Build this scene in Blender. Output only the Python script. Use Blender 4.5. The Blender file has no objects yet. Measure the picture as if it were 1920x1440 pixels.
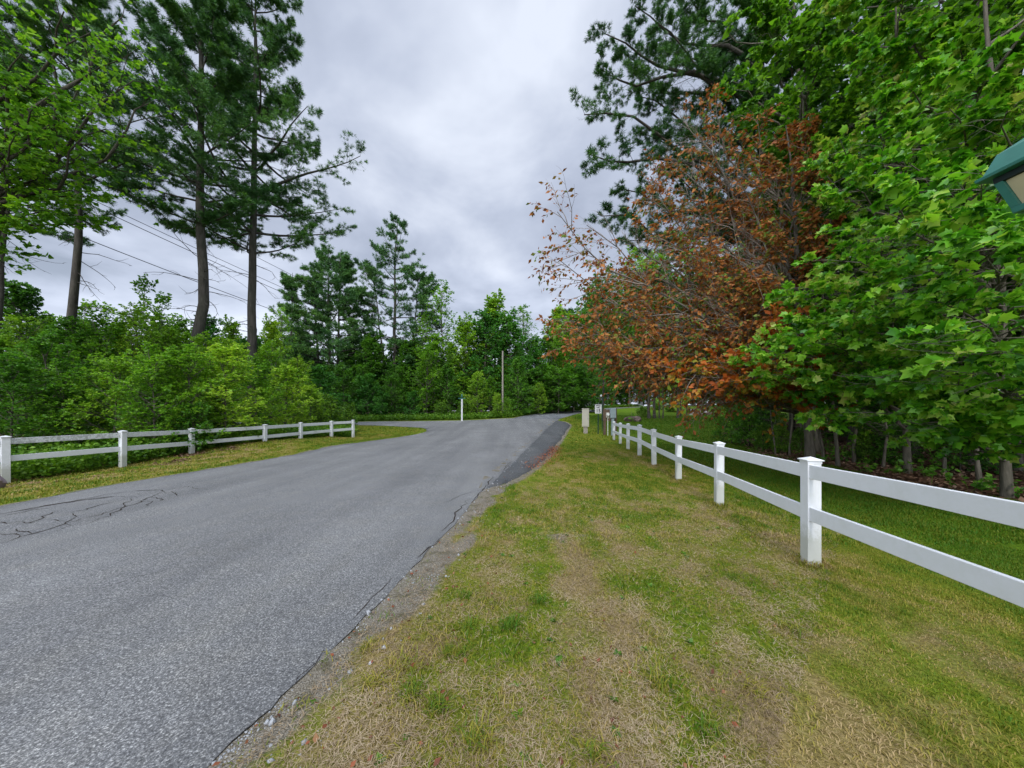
import bpy, bmesh, math, random
import numpy as np
from mathutils import Vector, Matrix
from mathutils.geometry import delaunay_2d_cdt

random.seed(7)
EYE, FOC, CX, HY = 1.55, 640.0, 960.0, 775.0       # metres; focal length and horizon in photo pixels
scn = bpy.context.scene
COL = scn.collection
def W(px, py, Y):                                    # a photo pixel at distance Y -> world point
    return np.array([(px-CX)/FOC*Y, Y, EYE-(py-HY)*Y/FOC])

# ------------------------------------------------------------------ noise
def _h(ix, iy, s):
    n = (ix.astype(np.int64)*374761393 + iy.astype(np.int64)*668265263 + s*982451653) & 0xffffffff
    n = ((n ^ (n >> 13))*1274126177) & 0xffffffff
    return ((n ^ (n >> 16)) & 0xffff)/65535.0
def vnoise(x, y, s=0):
    ix, iy = np.floor(x), np.floor(y); fx, fy = x-ix, y-iy
    fx = fx*fx*(3-2*fx); fy = fy*fy*(3-2*fy)
    a = _h(ix, iy, s); b = _h(ix+1, iy, s); c = _h(ix, iy+1, s); d = _h(ix+1, iy+1, s)
    return (a*(1-fx)+b*fx)*(1-fy)+(c*(1-fx)+d*fx)*fy
def fbm(x, y, o=4, s=0):
    v = 0; a = .5; t = 0
    for k in range(o):
        v = v+a*vnoise(x*2**k, y*2**k, s+k); t += a; a *= .5
    return v/t

# ------------------------------------------------------------------ object bookkeeping
def tag(o, label=None, cat=None, group=None, kind=None):
    if label: o['label'] = label
    if cat: o['category'] = cat
    if group: o['group'] = group
    if kind: o['kind'] = kind
    return o
def thing(name, label, cat, loc=(0, 0, 0), rz=0, group=None):
    o = bpy.data.objects.new(name, None); COL.objects.link(o)
    o.empty_display_size = .3
    o.location = loc; o.rotation_euler = (0, 0, rz)
    return tag(o, label, cat, group)
def link(name, me, parent=None):
    o = bpy.data.objects.new(name, me); COL.objects.link(o)
    if parent: o.parent = parent
    return o
def np_mesh(name, V, F, mat, smooth=False, attrs=None):
    """V (n,3); F list of int arrays (m,k)"""
    me = bpy.data.meshes.new(name)
    V = np.asarray(V, dtype=np.float32)
    F = [np.asarray(f, dtype=np.int32) for f in F if len(f)]
    me.vertices.add(len(V)); me.vertices.foreach_set('co', V.ravel())
    li = np.concatenate([f.ravel() for f in F])
    tot = np.concatenate([np.full(len(f), f.shape[1], dtype=np.int32) for f in F])
    st = np.concatenate([[0], np.cumsum(tot)[:-1]]).astype(np.int32)
    me.loops.add(len(li)); me.loops.foreach_set('vertex_index', li)
    me.polygons.add(len(tot)); me.polygons.foreach_set('loop_start', st); me.polygons.foreach_set('loop_total', tot)
    if smooth: me.polygons.foreach_set('use_smooth', np.ones(len(tot), dtype=bool))
    for k, a in (attrs or {}).items():
        at = me.attributes.new(k, 'FLOAT', 'POINT'); at.data.foreach_set('value', np.asarray(a, dtype=np.float32))
    me.update(calc_edges=True)
    for m in (mat if isinstance(mat, list) else [mat]): me.materials.append(m)
    return me

# ------------------------------------------------------------------ materials
def new_mat(name):
    m = bpy.data.materials.new(name); m.use_nodes = True
    nt = m.node_tree; nt.nodes.clear()
    out = nt.nodes.new('ShaderNodeOutputMaterial')
    return m, nt, out
def N(nt, t, **kw):
    n = nt.nodes.new(t)
    for k, v in kw.items():
        if isinstance(k, str) and hasattr(n, k) and not k.startswith('i_'): setattr(n, k, v)
        else: n.inputs[k[2:]].default_value = v
    return n
def ramp(nt, fac, stops, interp='LINEAR'):
    r = nt.nodes.new('ShaderNodeValToRGB'); r.color_ramp.interpolation = interp
    e = r.color_ramp.elements
    while len(e) < len(stops): e.new(.5)
    for el, (p, c) in zip(e, stops):
        el.position = p; el.color = (*c, 1) if len(c) == 3 else c
    nt.links.new(fac, r.inputs['Fac']); return r.outputs['Color']
def noise(nt, scale, detail=4, rough=.55, vec=None, dim='3D'):
    n = N(nt, 'ShaderNodeTexNoise'); n.inputs['Scale'].default_value = scale
    n.inputs['Detail'].default_value = detail; n.inputs['Roughness'].default_value = rough
    if vec is None:
        g = nt.nodes.get('WPOS') or N(nt, 'ShaderNodeNewGeometry'); g.name = 'WPOS'; vec = g.outputs['Position']
    nt.links.new(vec, n.inputs['Vector']); return n.outputs['Fac']
def mixc(nt, fac, a, b, mode='MIX'):
    m = N(nt, 'ShaderNodeMix', data_type='RGBA', blend_type=mode)
    for s, v in ((0, fac), (6, a), (7, b)):
        if isinstance(v, (int, float)): m.inputs[s].default_value = v
        elif isinstance(v, tuple): m.inputs[s].default_value = (*v, 1)
        else: nt.links.new(v, m.inputs[s])
    return m.outputs[2]
def math_n(nt, op, a, b=0.0, clamp=False):
    m = N(nt, 'ShaderNodeMath', operation=op); m.use_clamp = clamp
    for i, v in enumerate((a, b)):
        if isinstance(v, (int, float)): m.inputs[i].default_value = v
        else: nt.links.new(v, m.inputs[i])
    return m.outputs[0]
def principled(nt, out, col, rough=.7, spec=.3, bump=None, bs=.3, bd=.02, metal=0):
    p = N(nt, 'ShaderNodeBsdfPrincipled')
    if isinstance(col, tuple): p.inputs['Base Color'].default_value = (*col, 1)
    else: nt.links.new(col, p.inputs['Base Color'])
    if isinstance(rough, (int, float)): p.inputs['Roughness'].default_value = rough
    else: nt.links.new(rough, p.inputs['Roughness'])
    p.inputs['Specular IOR Level'].default_value = spec
    p.inputs['Metallic'].default_value = metal
    if bump is not None:
        b = N(nt, 'ShaderNodeBump'); b.inputs['Strength'].default_value = bs; b.inputs['Distance'].default_value = bd
        nt.links.new(bump, b.inputs['Height']); nt.links.new(b.outputs[0], p.inputs['Normal'])
    nt.links.new(p.outputs[0], out.inputs['Surface']); return p
def plain(name, c, rough=.6, spec=.3, var=.12, scale=8, metal=0):
    m, nt, out = new_mat(name)
    f = noise(nt, scale, 5)
    a = tuple(x*(1-var) for x in c); b = tuple(min(1, x*(1+var)) for x in c)
    principled(nt, out, ramp(nt, f, [(.3, a), (.7, b)]), rough, spec, f, .15, .005, metal)
    return m
def leaf_mat(name, cols, trans=.3, rough=.45, spec=.35, clump=.6, tw=(1.15, 1.2, .6), gain=1.):
    """cols: list of base colours picked per leaf and shifted by a coarse clump noise"""
    m, nt, out = new_mat(name)
    g = N(nt, 'ShaderNodeNewGeometry'); g.name = 'WPOS'
    oi = N(nt, 'ShaderNodeObjectInfo')
    f = math_n(nt, 'MULTIPLY', g.outputs['Random Per Island'], .62)
    f = math_n(nt, 'ADD', f, math_n(nt, 'MULTIPLY', math_n(nt, 'SUBTRACT', noise(nt, clump, 3), .5), 1.5))
    f = math_n(nt, 'ADD', f, math_n(nt, 'MULTIPLY', oi.outputs['Random'], .28))
    k = len(cols); cols = [tuple(min(.6, x*gain) for x in c_) for c_ in cols]
    c = ramp(nt, f, [((i+.2)/(k-.4) if k > 1 else 0, cc) for i, cc in enumerate(cols)])
    p = N(nt, 'ShaderNodeBsdfPrincipled'); nt.links.new(c, p.inputs['Base Color'])
    p.inputs['Roughness'].default_value = rough; p.inputs['Specular IOR Level'].default_value = spec
    t = N(nt, 'ShaderNodeBsdfTranslucent')
    nt.links.new(mixc(nt, 1.0, c, tw, 'MULTIPLY'), t.inputs['Color'])
    mx = N(nt, 'ShaderNodeMixShader'); mx.inputs[0].default_value = trans
    nt.links.new(p.outputs[0], mx.inputs[1]); nt.links.new(t.outputs[0], mx.inputs[2])
    nt.links.new(mx.outputs[0], out.inputs['Surface'])
    return m
def bark_mat(name, a, b, scale=9):
    m, nt, out = new_mat(name)
    tc = N(nt, 'ShaderNodeTexCoord'); mp = N(nt, 'ShaderNodeMapping'); mp.inputs['Scale'].default_value = (1, 1, .22)
    nt.links.new(tc.outputs['Object'], mp.inputs[0])
    f = noise(nt, scale, 6, .65, mp.outputs[0])
    f2 = noise(nt, 1.3, 3)
    c = mixc(nt, math_n(nt, 'MULTIPLY', f2, .35), ramp(nt, f, [(.32, a), (.66, b)]), (.12, .14, .09))
    principled(nt, out, c, .9, .15, f, .9, .03)
    return m

M = {}
M['vinyl'] = (lambda: None)
def vinyl(name, grime):
    m, nt, out = new_mat(name)
    n1 = noise(nt, 7, 6, .7); n2 = noise(nt, 38, 3)
    c = mixc(nt, ramp(nt, n1, [(.45, (0, 0, 0)), (.85, (.5, .5, .5))]), (.70, .71, .73), (.55, .57, .52))
    zz_ = N(nt, 'ShaderNodeSeparateXYZ'); nt.links.new(nt.nodes['WPOS'].outputs['Position'], zz_.inputs[0])
    grm = 1
    dz_ = math_n(nt, 'ADD', zz_.outputs[2], math_n(nt, 'MULTIPLY', math_n(nt, 'ADD', n1, n2), -.2))
    c = mixc(nt, ramp(nt, dz_, [(0.0, (.45, .45, .45)), (.16, (0, 0, 0))]), c, (.24, .24, .13))
    if grime:
        gz = N(nt, 'ShaderNodeAttribute', attribute_name='grime')
        s = math_n(nt, 'MULTIPLY', gz.outputs['Fac'], ramp(nt, noise(nt, 13, 6, .8), [(.47, (0, 0, 0)), (.53, (1, 1, 1))]))
        c = mixc(nt, math_n(nt, 'MULTIPLY', s, .55), c, (.16, .17, .14))
    else:
        s = ramp(nt, n2, [(.78, (0, 0, 0)), (.82, (.6, .6, .6))])
        c = mixc(nt, s, c, (.35, .33, .30))
    principled(nt, out, c, .42, .4)
    return m
M['vinyl'] = vinyl('white_vinyl', False)
M['vinyl_grimy'] = vinyl('white_vinyl_grimy', True)
M['steel'] = plain('dark_post_metal', (.025, .06, .04), .5)
M['galv'] = plain('galvanised_box', (.25, .31, .33), .5, .4, .1, 5)
M['tan_box'] = plain('tan_cabinet_paint', (.42, .40, .33), .55, .3, .06, 4)
M['sign_white'] = plain('sign_white', (.75, .76, .76), .4, .4, .03)
M['sign_black'] = plain('sign_black', (.012, .012, .014), .5)
M['green_paint'] = plain('lantern_green_paint', (.03, .16, .12), .35, .5, .08, 20)
M['dark_gap'] = plain('lantern_shadow_gap_metal', (.01, .02, .018), .5)
M['old_wood'] = plain('weathered_post_wood', (.12, .085, .06), .9, .1, .35, 22)
M['pole_wood'] = plain('grey_pole_wood', (.30, .27, .23), .9, .1, .25, 12)
M['white_pipe'] = plain('white_pipe', (.6, .68, .56), .5)
M['street_green'] = plain('street_plate_green', (.04, .16, .13), .5)
M['wire'] = plain('black_wire', (.03, .03, .035), .5)
M['bark_pine'] = bark_mat('pine_bark', (.022, .018, .017), (.09, .075, .07), 7)
M['bark_grey'] = bark_mat('grey_bark', (.055, .045, .038), (.20, .17, .14), 12)
M['bark_twig'] = bark_mat('pale_twig_bark', (.16, .12, .10), (.36, .29, .25), 12)
M['bark_dark'] = bark_mat('dark_bark', (.02, .016, .013), (.08, .062, .05), 12)
M['pine'] = leaf_mat('pine_needles', [(.010, .034, .009), (.022, .065, .012), (.055, .12, .016)], .18, .5, .3, .5, gain=2.5)
M['pine_far'] = leaf_mat('pine_needles_blue', [(.013, .042, .013), (.028, .075, .017), (.06, .12, .022)], .15, .5, .3, .3, gain=2.5)
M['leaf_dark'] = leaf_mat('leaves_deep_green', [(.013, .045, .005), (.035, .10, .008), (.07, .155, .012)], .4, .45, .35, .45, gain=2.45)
M['leaf_mid'] = leaf_mat('leaves_mid_green', [(.025, .075, .005), (.06, .14, .008), (.12, .21, .014)], .42, .45, .35, .45, gain=2.45)
M['leaf_light'] = leaf_mat('leaves_light_green', [(.045, .10, .007), (.095, .18, .010), (.17, .26, .02)], .38, .45, .35, .5, gain=2.55)
M['leaf_blue'] = leaf_mat('leaves_cool_green', [(.016, .07, .010), (.036, .125, .015), (.07, .18, .022)], .33, .45, .35, .5, gain=1.95)
M['maple'] = leaf_mat('maple_leaves', [(.016, .075, .004), (.042, .15, .006), (.085, .235, .012), (.13, .28, .018), (.20, .31, .035), (.27, .27, .07)], .42, .38, .4, 1.3, gain=1.7)
M['brown'] = leaf_mat('dead_brown_leaves', [(.06, .15, .012), (.09, .15, .02), (.14, .055, .018), (.25, .085, .022), (.36, .145, .034), (.26, .095, .022), (.15, .19, .03), (.08, .17, .015)], .25, .6, .2, .55, (1.2, .9, .6), gain=1.25)
M['orange'] = leaf_mat('orange_turning_leaves', [(.30, .07, .012), (.38, .12, .015), (.20, .20, .02), (.10, .22, .02)], .3, .55, .2, .8, (1.2, .9, .6), gain=1.2)
M['litter'] = leaf_mat('litter_leaves', [(.10, .05, .03), (.20, .12, .08), (.32, .22, .15)], .05, .8, .1, 2)
M['red_litter'] = leaf_mat('red_litter_leaves', [(.20, .055, .025), (.30, .10, .045), (.34, .17, .09)], .05, .8, .1, 2)
M['litter_mix'] = leaf_mat('mixed_dead_leaves', [(.10, .045, .03), (.22, .07, .035), (.28, .16, .08)], .05, .8, .1, 5)
M['weed'] = leaf_mat('weed_leaves', [(.03, .09, .006), (.075, .175, .010), (.15, .27, .02)], .3, .5, .3, .9, gain=1.2)
M['hosta'] = leaf_mat('pale_bush_leaves', [(.12, .26, .03), (.25, .42, .06), (.4, .55, .12)], .3, .5, .3, .9)

# rock materials
def rock(name, a, b, sc=3):
    m, nt, out = new_mat(name); f = noise(nt, sc, 8, .7)
    principled(nt, out, ramp(nt, f, [(.35, a), (.65, b)]), .85, .2, f, .8, .06); return m
M['rock_brown'] = rock('brown_rock', (.09, .06, .05), (.26, .19, .16))
M['rock_white'] = rock('pale_rock', (.38, .38, .40), (.72, .72, .74))
M['rock_pink'] = rock('pinkish_rock', (.20, .15, .17), (.34, .27, .29))
M['rock_grey'] = rock('grey_stone', (.22, .23, .24), (.42, .43, .44))

# ------------------------------------------------------------------ terrain
ctrl = [(0, 0, 0), (-5, 0, 0), (5, 0, .03), (-1, 3, 0), (0, -6, 0), (-8, -6, 0), (8, -6, .1), (2.5, 1.3, .03), (1, 6, -.03),
        (-4, 5, 0), (-4, 10, 0), (0, 10.4, 0), (-8.4, 5.6, 0), (-8.6, 7.2, 0), (-8.4, 9.6, 0), (-8.1, 12.9, 0), (-7.9, 18, .0), (-7.2, 23, .02),
        (-3, 15, .02), (-3, 20, .10), (1.56, 20, .14), (.55, 14, .01), (3.06, 28, .456), (-3, 28, .40), (4.9, 37, .85), (-6.5, 26, .21),
        (-10.6, 31, .39), (-13.5, 32, .45), (-15, 32, .46), (-25, 32, .5), (-5.8, 37, .74), (-16, 38, .63), (-21.6, 38.5, .5), (-60, 33, .5),
        (0, 40, .99), (7.6, 43, 1.28), (10.3, 50, 1.55), (18.8, 62, 2.35), (29.5, 75, 2.84), (3, 48, 1.4), (7.4, 56, 1.8), (13.1, 64, 2.05),
        (22.4, 74, 2.75), (34.6, 88, 3.4), (50, 95, 3.9), (4.6, 23, .22), (5.6, 22.7, .17), (14.5, 36, .99), (18.5, 38, 1.0), (11.9, 33, .93),
        (24.5, 46, 1.33), (9, 26, .35), (7, 14, -.1), (9.5, 6, .02), (10, 9.5, .02), (9.9, 13, -.02), (13, 19, .1), (20, 10, .3), (20, 0, .3), (22, 25, .6),
        (-14, 10, -.1), (-20, 15, 0), (-15, 20, .1), (-20, 26, .25), (-30, 20, .2), (-30, 5, 0), (-9, 44, .95), (-20, 44, .85), (-40, 60, 1.3),
        (40, 50, 2.4), (50, 70, 3.2), (0, 70, 1.9), (0, 105, 2.4), (-60, 105, 2), (60, 105, 4), (-70, 0, 0), (70, 0, 1), (0, -60, 0), (-70, -60, 0), (70, -60, .5),
        (-13, 25, .12), (-12, 30, .33)]
RF = [(3.22, 3.68), (3.79, 6.25), (4.29, 8.8), (4.53, 10.9), (4.78, 12.8), (5.13, 15.1), (5.58, 17.6), (6.06, 20.3)]
RFpy = [1057, 947, 899, 871, 855, 843, 834, 825.6]
ctrl += [(x, y, EYE-(p-HY)*y/FOC) for (x, y), p in zip(RF, RFpy)]
LFp = [(10, 817, 910, 8.3), (230, 807, 877, 10.4), (359.5, 802.6, 851, 12.6), (496.5, 795.5, 827.5, 15.2), (563.5, 792, 823.5, 17.4), (621.6, 789, 819.4, 19.5), (662, 787, 821, 21.0)]
LF = []
for px, pt, pb, Y in LFp:
    a = W(px, pb, Y); b = W(px, pt, Y); LF.append((a[0], a[1], a[2], b[2])); ctrl.append(tuple(a))
ctrl = np.array(ctrl, float)
S = 20.0
def _phi(r2): return .5*r2*np.log(r2+1e-12)
_P = ctrl[:, :2]/S
_A = _phi(((_P[:, None]-_P[None])**2).sum(-1)) + np.eye(len(_P))*.003
_B = np.c_[np.ones(len(_P)), _P]
_sol = np.linalg.solve(np.block([[_A, _B], [_B.T, np.zeros((3, 3))]]), np.r_[ctrl[:, 2], 0, 0, 0])
def H(x, y):
    x = np.asarray(x, float); y = np.asarray(y, float); sh = x.shape
    q = np.c_[np.clip(x.ravel(), -70, 70), np.clip(y.ravel(), -60, 105)]/S
    out = np.empty(len(q))
    for i in range(0, len(q), 20000):
        k = q[i:i+20000]
        out[i:i+20000] = _phi(((k[:, None]-_P[None])**2).sum(-1))@_sol[:-3] + _sol[-3]+k@_sol[-2:]
    return out.reshape(sh)
def Hs(x, y): return float(H(np.array([x]), np.array([y]))[0])

# ------------------------------------------------------------------ road outlines
def dens(poly, step, jit=0, seed=1, closed=True):
    out = []; n = len(poly)
    for i in range(n if closed else n-1):
        a = np.array(poly[i][:2], float); b = np.array(poly[(i+1) % n][:2], float)
        k = max(1, int(np.linalg.norm(b-a)/step))
        for j in range(k): out.append(a+(b-a)*j/k)
    if not closed: out.append(np.array(poly[-1][:2], float))
    out = np.array(out)
    if jit:
        out[:, 0] += (fbm(out[:, 0]*1.7+5, out[:, 1]*1.7, 4, seed)-.5)*jit*2
        out[:, 1] += (fbm(out[:, 0]*1.7+55, out[:, 1]*1.7, 4, seed+9)-.5)*jit
    return out
def cr(poly, n=6):                                  # catmull-rom
    p = [np.array(q[:2], float) for q in poly]; out = []
    for i in range(len(p)-1):
        a = p[max(i-1, 0)]; b = p[i]; c = p[i+1]; d = p[min(i+2, len(p)-1)]
        for j in range(n):
            t = j/n
            out.append(.5*((2*b)+(-a+c)*t+(2*a-5*b+4*c-d)*t*t+(-a+3*b-3*c+d)*t**3))
    out.append(p[-1]); return out
right_edge = cr([(-1.75, -8), (-1.5, 0), (-1.3, 1.49), (-1.23, 1.79), (-1.15, 2.33), (-1.0, 3.2), (-.81, 4.72), (-.6, 6.6), (0, 10.4), (.55, 14), (1.56, 20), (3.06, 28), (4.9, 36.5), (5.3, 38)])
far_side = cr([(5.3, 38), (0, 39.6), (-5.8, 37.3), (-16, 37.8), (-22, 38.2), (-60, 38)])
near_side = cr([(-60, 32.3), (-22, 32.2), (-13.5, 31.6), (-10.6, 30.6), (-7.6, 28.5), (-6.5, 26), (-6.6, 24.2), (-7.2, 22.3), (-7.9, 18), (-8.1, 12.9), (-8.35, 9.6), (-8.6, 7.24), (-8.45, 5.6), (-8.2, 2), (-8, -8)])
ROAD = [(x+(.05*(float(fbm(np.array(x*9.), np.array(y*9.), 3, 4))-.5) if y < 12 else 0), y) for x, y in dens(right_edge[:-1], .07, .06, 1, False)]+dens(far_side, .5, .06, 2, False).tolist()+dens(near_side, .3, .05, 3, False).tolist()
far_r = cr([(5.3, 38), (7.6, 43), (10.3, 50), (18.8, 62), (29.5, 75), (50, 88), (80, 100)])
far_l = cr([(80, 112), (50, 99), (34.6, 88), (22.4, 74), (13.1, 64), (7.4, 56), (3, 48), (0, 39.6)])
FAR = dens(far_r, .6, .05, 4, False).tolist()+dens(far_l, .6, .05, 5, False).tolist()+[(2.7, 38.9)]
shl = cr([(-.55, 6.9), (-.2, 7.4), (.25, 8.6), (.75, 10.3), (1.3, 12.5), (1.95, 15.5), (2.9, 20), (3.9, 24.5), (4.9, 29), (5.1, 33), (4.8, 35.6)])
SHOULDER = [(p[0]-.12, p[1]) for p in dens(right_edge, .3, 0, 1, False) if 6.5 < p[1] < 36] 
SHOULDER = SHOULDER+[tuple(q) for q in dens(shl, .25, .12, 8, False)[::-1]]

def inside(x, y, poly):
    x = np.asarray(x); y = np.asarray(y); r = np.zeros(x.shape, bool); P = np.array(poly)
    x0, y0 = P[:, 0], P[:, 1]; x1, y1 = np.roll(x0, -1), np.roll(y0, -1)
    for a, b, c, d in zip(x0, y0, x1, y1):
        if b == d: continue
        m = ((b > y) != (d > y)) & (x < (c-a)*(y-b)/(d-b)+a)
        r ^= m
    return r
def edge_dist(x, y, poly):
    P = np.array(poly); A = P; B = np.roll(P, -1, 0); d = np.full(x.shape, 1e9)
    for a, b in zip(A, B):
        ab = b-a; L = (ab**2).sum()+1e-12
        t = np.clip(((x-a[0])*ab[0]+(y-a[1])*ab[1])/L, 0, 1)
        d = np.minimum(d, (x-a[0]-t*ab[0])**2+(y-a[1]-t*ab[1])**2)
    return np.sqrt(d)

def sheet(name, poly, step, dz, mat, nearstep=None, edge_drop=.03):
    P = np.array(poly); xs = []
    x0, y0 = P.min(0); x1, y1 = P.max(0)
    pts = [tuple(p) for p in P]
    y = y0
    cand = []
    while y < y1:
        st = step if (nearstep is None or y > 16 or y < -1) else nearstep
        xx = np.arange(x0, x1, st); cand.append(np.c_[xx, np.full(len(xx), y)]); y += st
    cand = np.concatenate(cand)
    ok = inside(cand[:, 0], cand[:, 1], poly); cand = cand[ok]
    ok = edge_dist(cand[:, 0], cand[:, 1], poly) > .1; cand = cand[ok]
    allp = [Vector(p) for p in pts]+[Vector(p) for p in cand]
    r = delaunay_2d_cdt(allp, [], [list(range(len(pts)))], 1, 1e-5)
    V = np.array([(v.x, v.y) for v in r[0]]); F = np.array([f for f in r[2] if len(f) == 3], dtype=np.int32)
    z = H(V[:, 0], V[:, 1])+dz
    ed = edge_dist(V[:, 0], V[:, 1], poly) < .02
    # skirt: rim vertices doubled lower
    rim = np.arange(len(pts))
    V3 = np.c_[V, z]
    low = V3[rim].copy(); low[:, 2] -= .08
    n0 = len(V3); V3 = np.r_[V3, low]
    nx = np.roll(rim, -1)
    Q = np.c_[rim, nx, n0+nx, n0+rim]
    # make triangles face up
    a, b, c = V3[F[:, 0]], V3[F[:, 1]], V3[F[:, 2]]
    fl = np.cross(b-a, c-a)[:, 2] < 0; F[fl] = F[fl][:, ::-1]
    return V3, [F, Q]

# asphalt
def asphalt(name, c1, c2, warm):
    m, nt, out = new_mat(name)
    sp = noise(nt, 95, 3, .8); sp2 = noise(nt, 42, 2, .6); big = noise(nt, .55, 4, .6); mid = noise(nt, 3.0, 5, .6)
    v = N(nt, 'ShaderNodeTexVoronoi'); v.inputs['Scale'].default_value = 130
    nt.links.new(nt.nodes['WPOS'].outputs['Position'], v.inputs['Vector'])
    base = ramp(nt, big, [(.3, c1), (.7, c2)])
    base = mixc(nt, math_n(nt, 'MULTIPLY', ramp(nt, mid, [(.45, (0, 0, 0)), (.75, (1, 1, 1))]), .35), base, warm)
    tc_ = N(nt, 'ShaderNodeMapping'); tc_.inputs['Scale'].default_value = (1.1, .07, 1); tc_.inputs['Rotation'].default_value = (0, 0, -.03); nt.links.new(nt.nodes['WPOS'].outputs['Position'], tc_.inputs[0])
    base = mixc(nt, 1.0, base, ramp(nt, noise(nt, 1.0, 4, .6, tc_.outputs[0]), [(.35, (.84, .84, .85)), (.62, (1.12, 1.12, 1.11))]), 'MULTIPLY')
    g = ramp(nt, sp, [(.34, (.16, .16, .17)), (.46, (.7, .7, .7)), (.56, (1.3, 1.3, 1.3)), (.66, (3.6, 3.6, 3.5))])
    base = mixc(nt, .8, base, g, 'MULTIPLY')
    g2 = ramp(nt, v.outputs['Color'], [(.2, (.7, .7, .72)), (.8, (1.3, 1.28, 1.24))])
    base = mixc(nt, .6, base, g2, 'MULTIPLY')
    principled(nt, out, base, .78, .35, sp, .7, .006)
    return m
M['asphalt'] = asphalt('asphalt', (.112, .113, .113), (.147, .148, .149), (.155, .148, .13))
M['asphalt_far'] = asphalt('asphalt_far', (.105, .11, .118), (.13, .135, .143), (.13, .13, .12))
M['gravel'] = asphalt('gravel', (.045, .048, .052), (.078, .081, .083), (.12, .11, .09))
M['crack'] = plain('crack_tar', (.035, .028, .024), .9, .1, .4, 30)

V3, F = sheet('road', ROAD, .8, .014, None, .4)
# surface cracks drawn in world metres as thin ribbons laid on the asphalt, part of the road's own mesh
def gp(px, py): Y = EYE*FOC/(py-HY); return ((px-CX)/FOC*Y, Y)
cr_px = [[(0, 967), (60, 957), (110, 948), (160, 941), (215, 935), (262, 936)], [(110, 948), (200, 930), (250, 924), (300, 922), (318, 928)],
         [(174, 983), (205, 968), (240, 953), (275, 940), (303, 925)], [(303, 925), (325, 920), (355, 915), (365, 920), (390, 921)],
         [(110, 998), (140, 980), (185, 970), (225, 955), (250, 935)], [(0, 1024), (45, 1010), (90, 997), (140, 975)],
         [(0, 1005), (50, 1008)], [(40, 980), (60, 985), (95, 965), (108, 960)], [(120, 965), (155, 960), (215, 944)],
         [(95, 977), (135, 980)], [(285, 936), (313, 942)], [(262, 944), (285, 944), (270, 955)], [(30, 994), (52, 1005)], [(130, 965), (140, 976)],
         [(325, 925), (330, 935)], [(0, 982), (28, 986)], [(0, 971), (55, 960), (100, 955)]]
cv, cq = [], []
R0 = np.random.default_rng(5)
def ribbon(pl, w0, jit):
    pl = dens(pl, .10, 0, 1, False)
    n = len(pl); 
    if n < 3: return
    pl = pl+R0.normal(0, jit, pl.shape)
    t = np.gradient(pl, axis=0); t /= np.linalg.norm(t, axis=1)[:, None]+1e-9
    nr = np.c_[-t[:, 1], t[:, 0]]
    w = w0*(.35+R0.random(n))*np.sin(np.linspace(.25, math.pi-.25, n))
    base = len(cv)
    for p, q, ww in zip(pl, nr, w):
        cv.append(p+q*ww); cv.append(p-q*ww)
    for i in range(n-1): cq.append((base+2*i, base+2*i+1, base+2*i+3, base+2*i+2))
for c in cr_px: ribbon([gp(*p) for p in c], .011, .03)
for c in ([(0, 967), (70, 954), (150, 941), (215, 934)],): ribbon([gp(*p) for p in c], .035, .012)
# long thin hairline cracks and the broken edge line
for c in ([(830, 945), (870, 928), (905, 918)], [(150, 1120), (260, 1085), (380, 1050)]): ribbon([gp(*p) for p in c], .005, .015)
re = dens(right_edge, .15, 0, 1, False); re = re[(re[:, 1] > 1.2) & (re[:, 1] < 16)]
for y0_, y1_, w_ in ((1.9, 2.3, .004), (2.5, 3.4, .006), (3.6, 4.3, .008), (4.4, 6.2, .012), (6.0, 8.4, .014), (8.8, 11, .010)):
    ribbon([(p[0]-.07-.05*math.sin(p[1]*1.7+y0_), p[1]) for p in re if y0_ < p[1] < y1_], w_, .018)
cv = np.array(cv); cz = H(cv[:, 0], cv[:, 1])+.014+.003
n0 = len(V3); V3 = np.r_[V3, np.c_[cv, cz]]
FQ = np.array(cq)+n0
me = np_mesh('road', V3, [F[0], F[1], FQ], [M['asphalt'], M['crack']])
mi = np.zeros(len(me.polygons), dtype=np.int32); mi[-len(FQ):] = 1; me.polygons.foreach_set('material_index', mi)
tag(link('road', me), kind='structure')
V3, F = sheet('far_road', FAR, 1.2, .018, None)
tag(link('far_road', np_mesh('far_road', V3, F, M['asphalt_far'])), kind='structure')
V3, F = sheet('gravel_shoulder', SHOULDER, .5, .012, None)
tag(link('gravel_shoulder', np_mesh('gravel_shoulder', V3, F, M['gravel'])), kind='structure')

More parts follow.
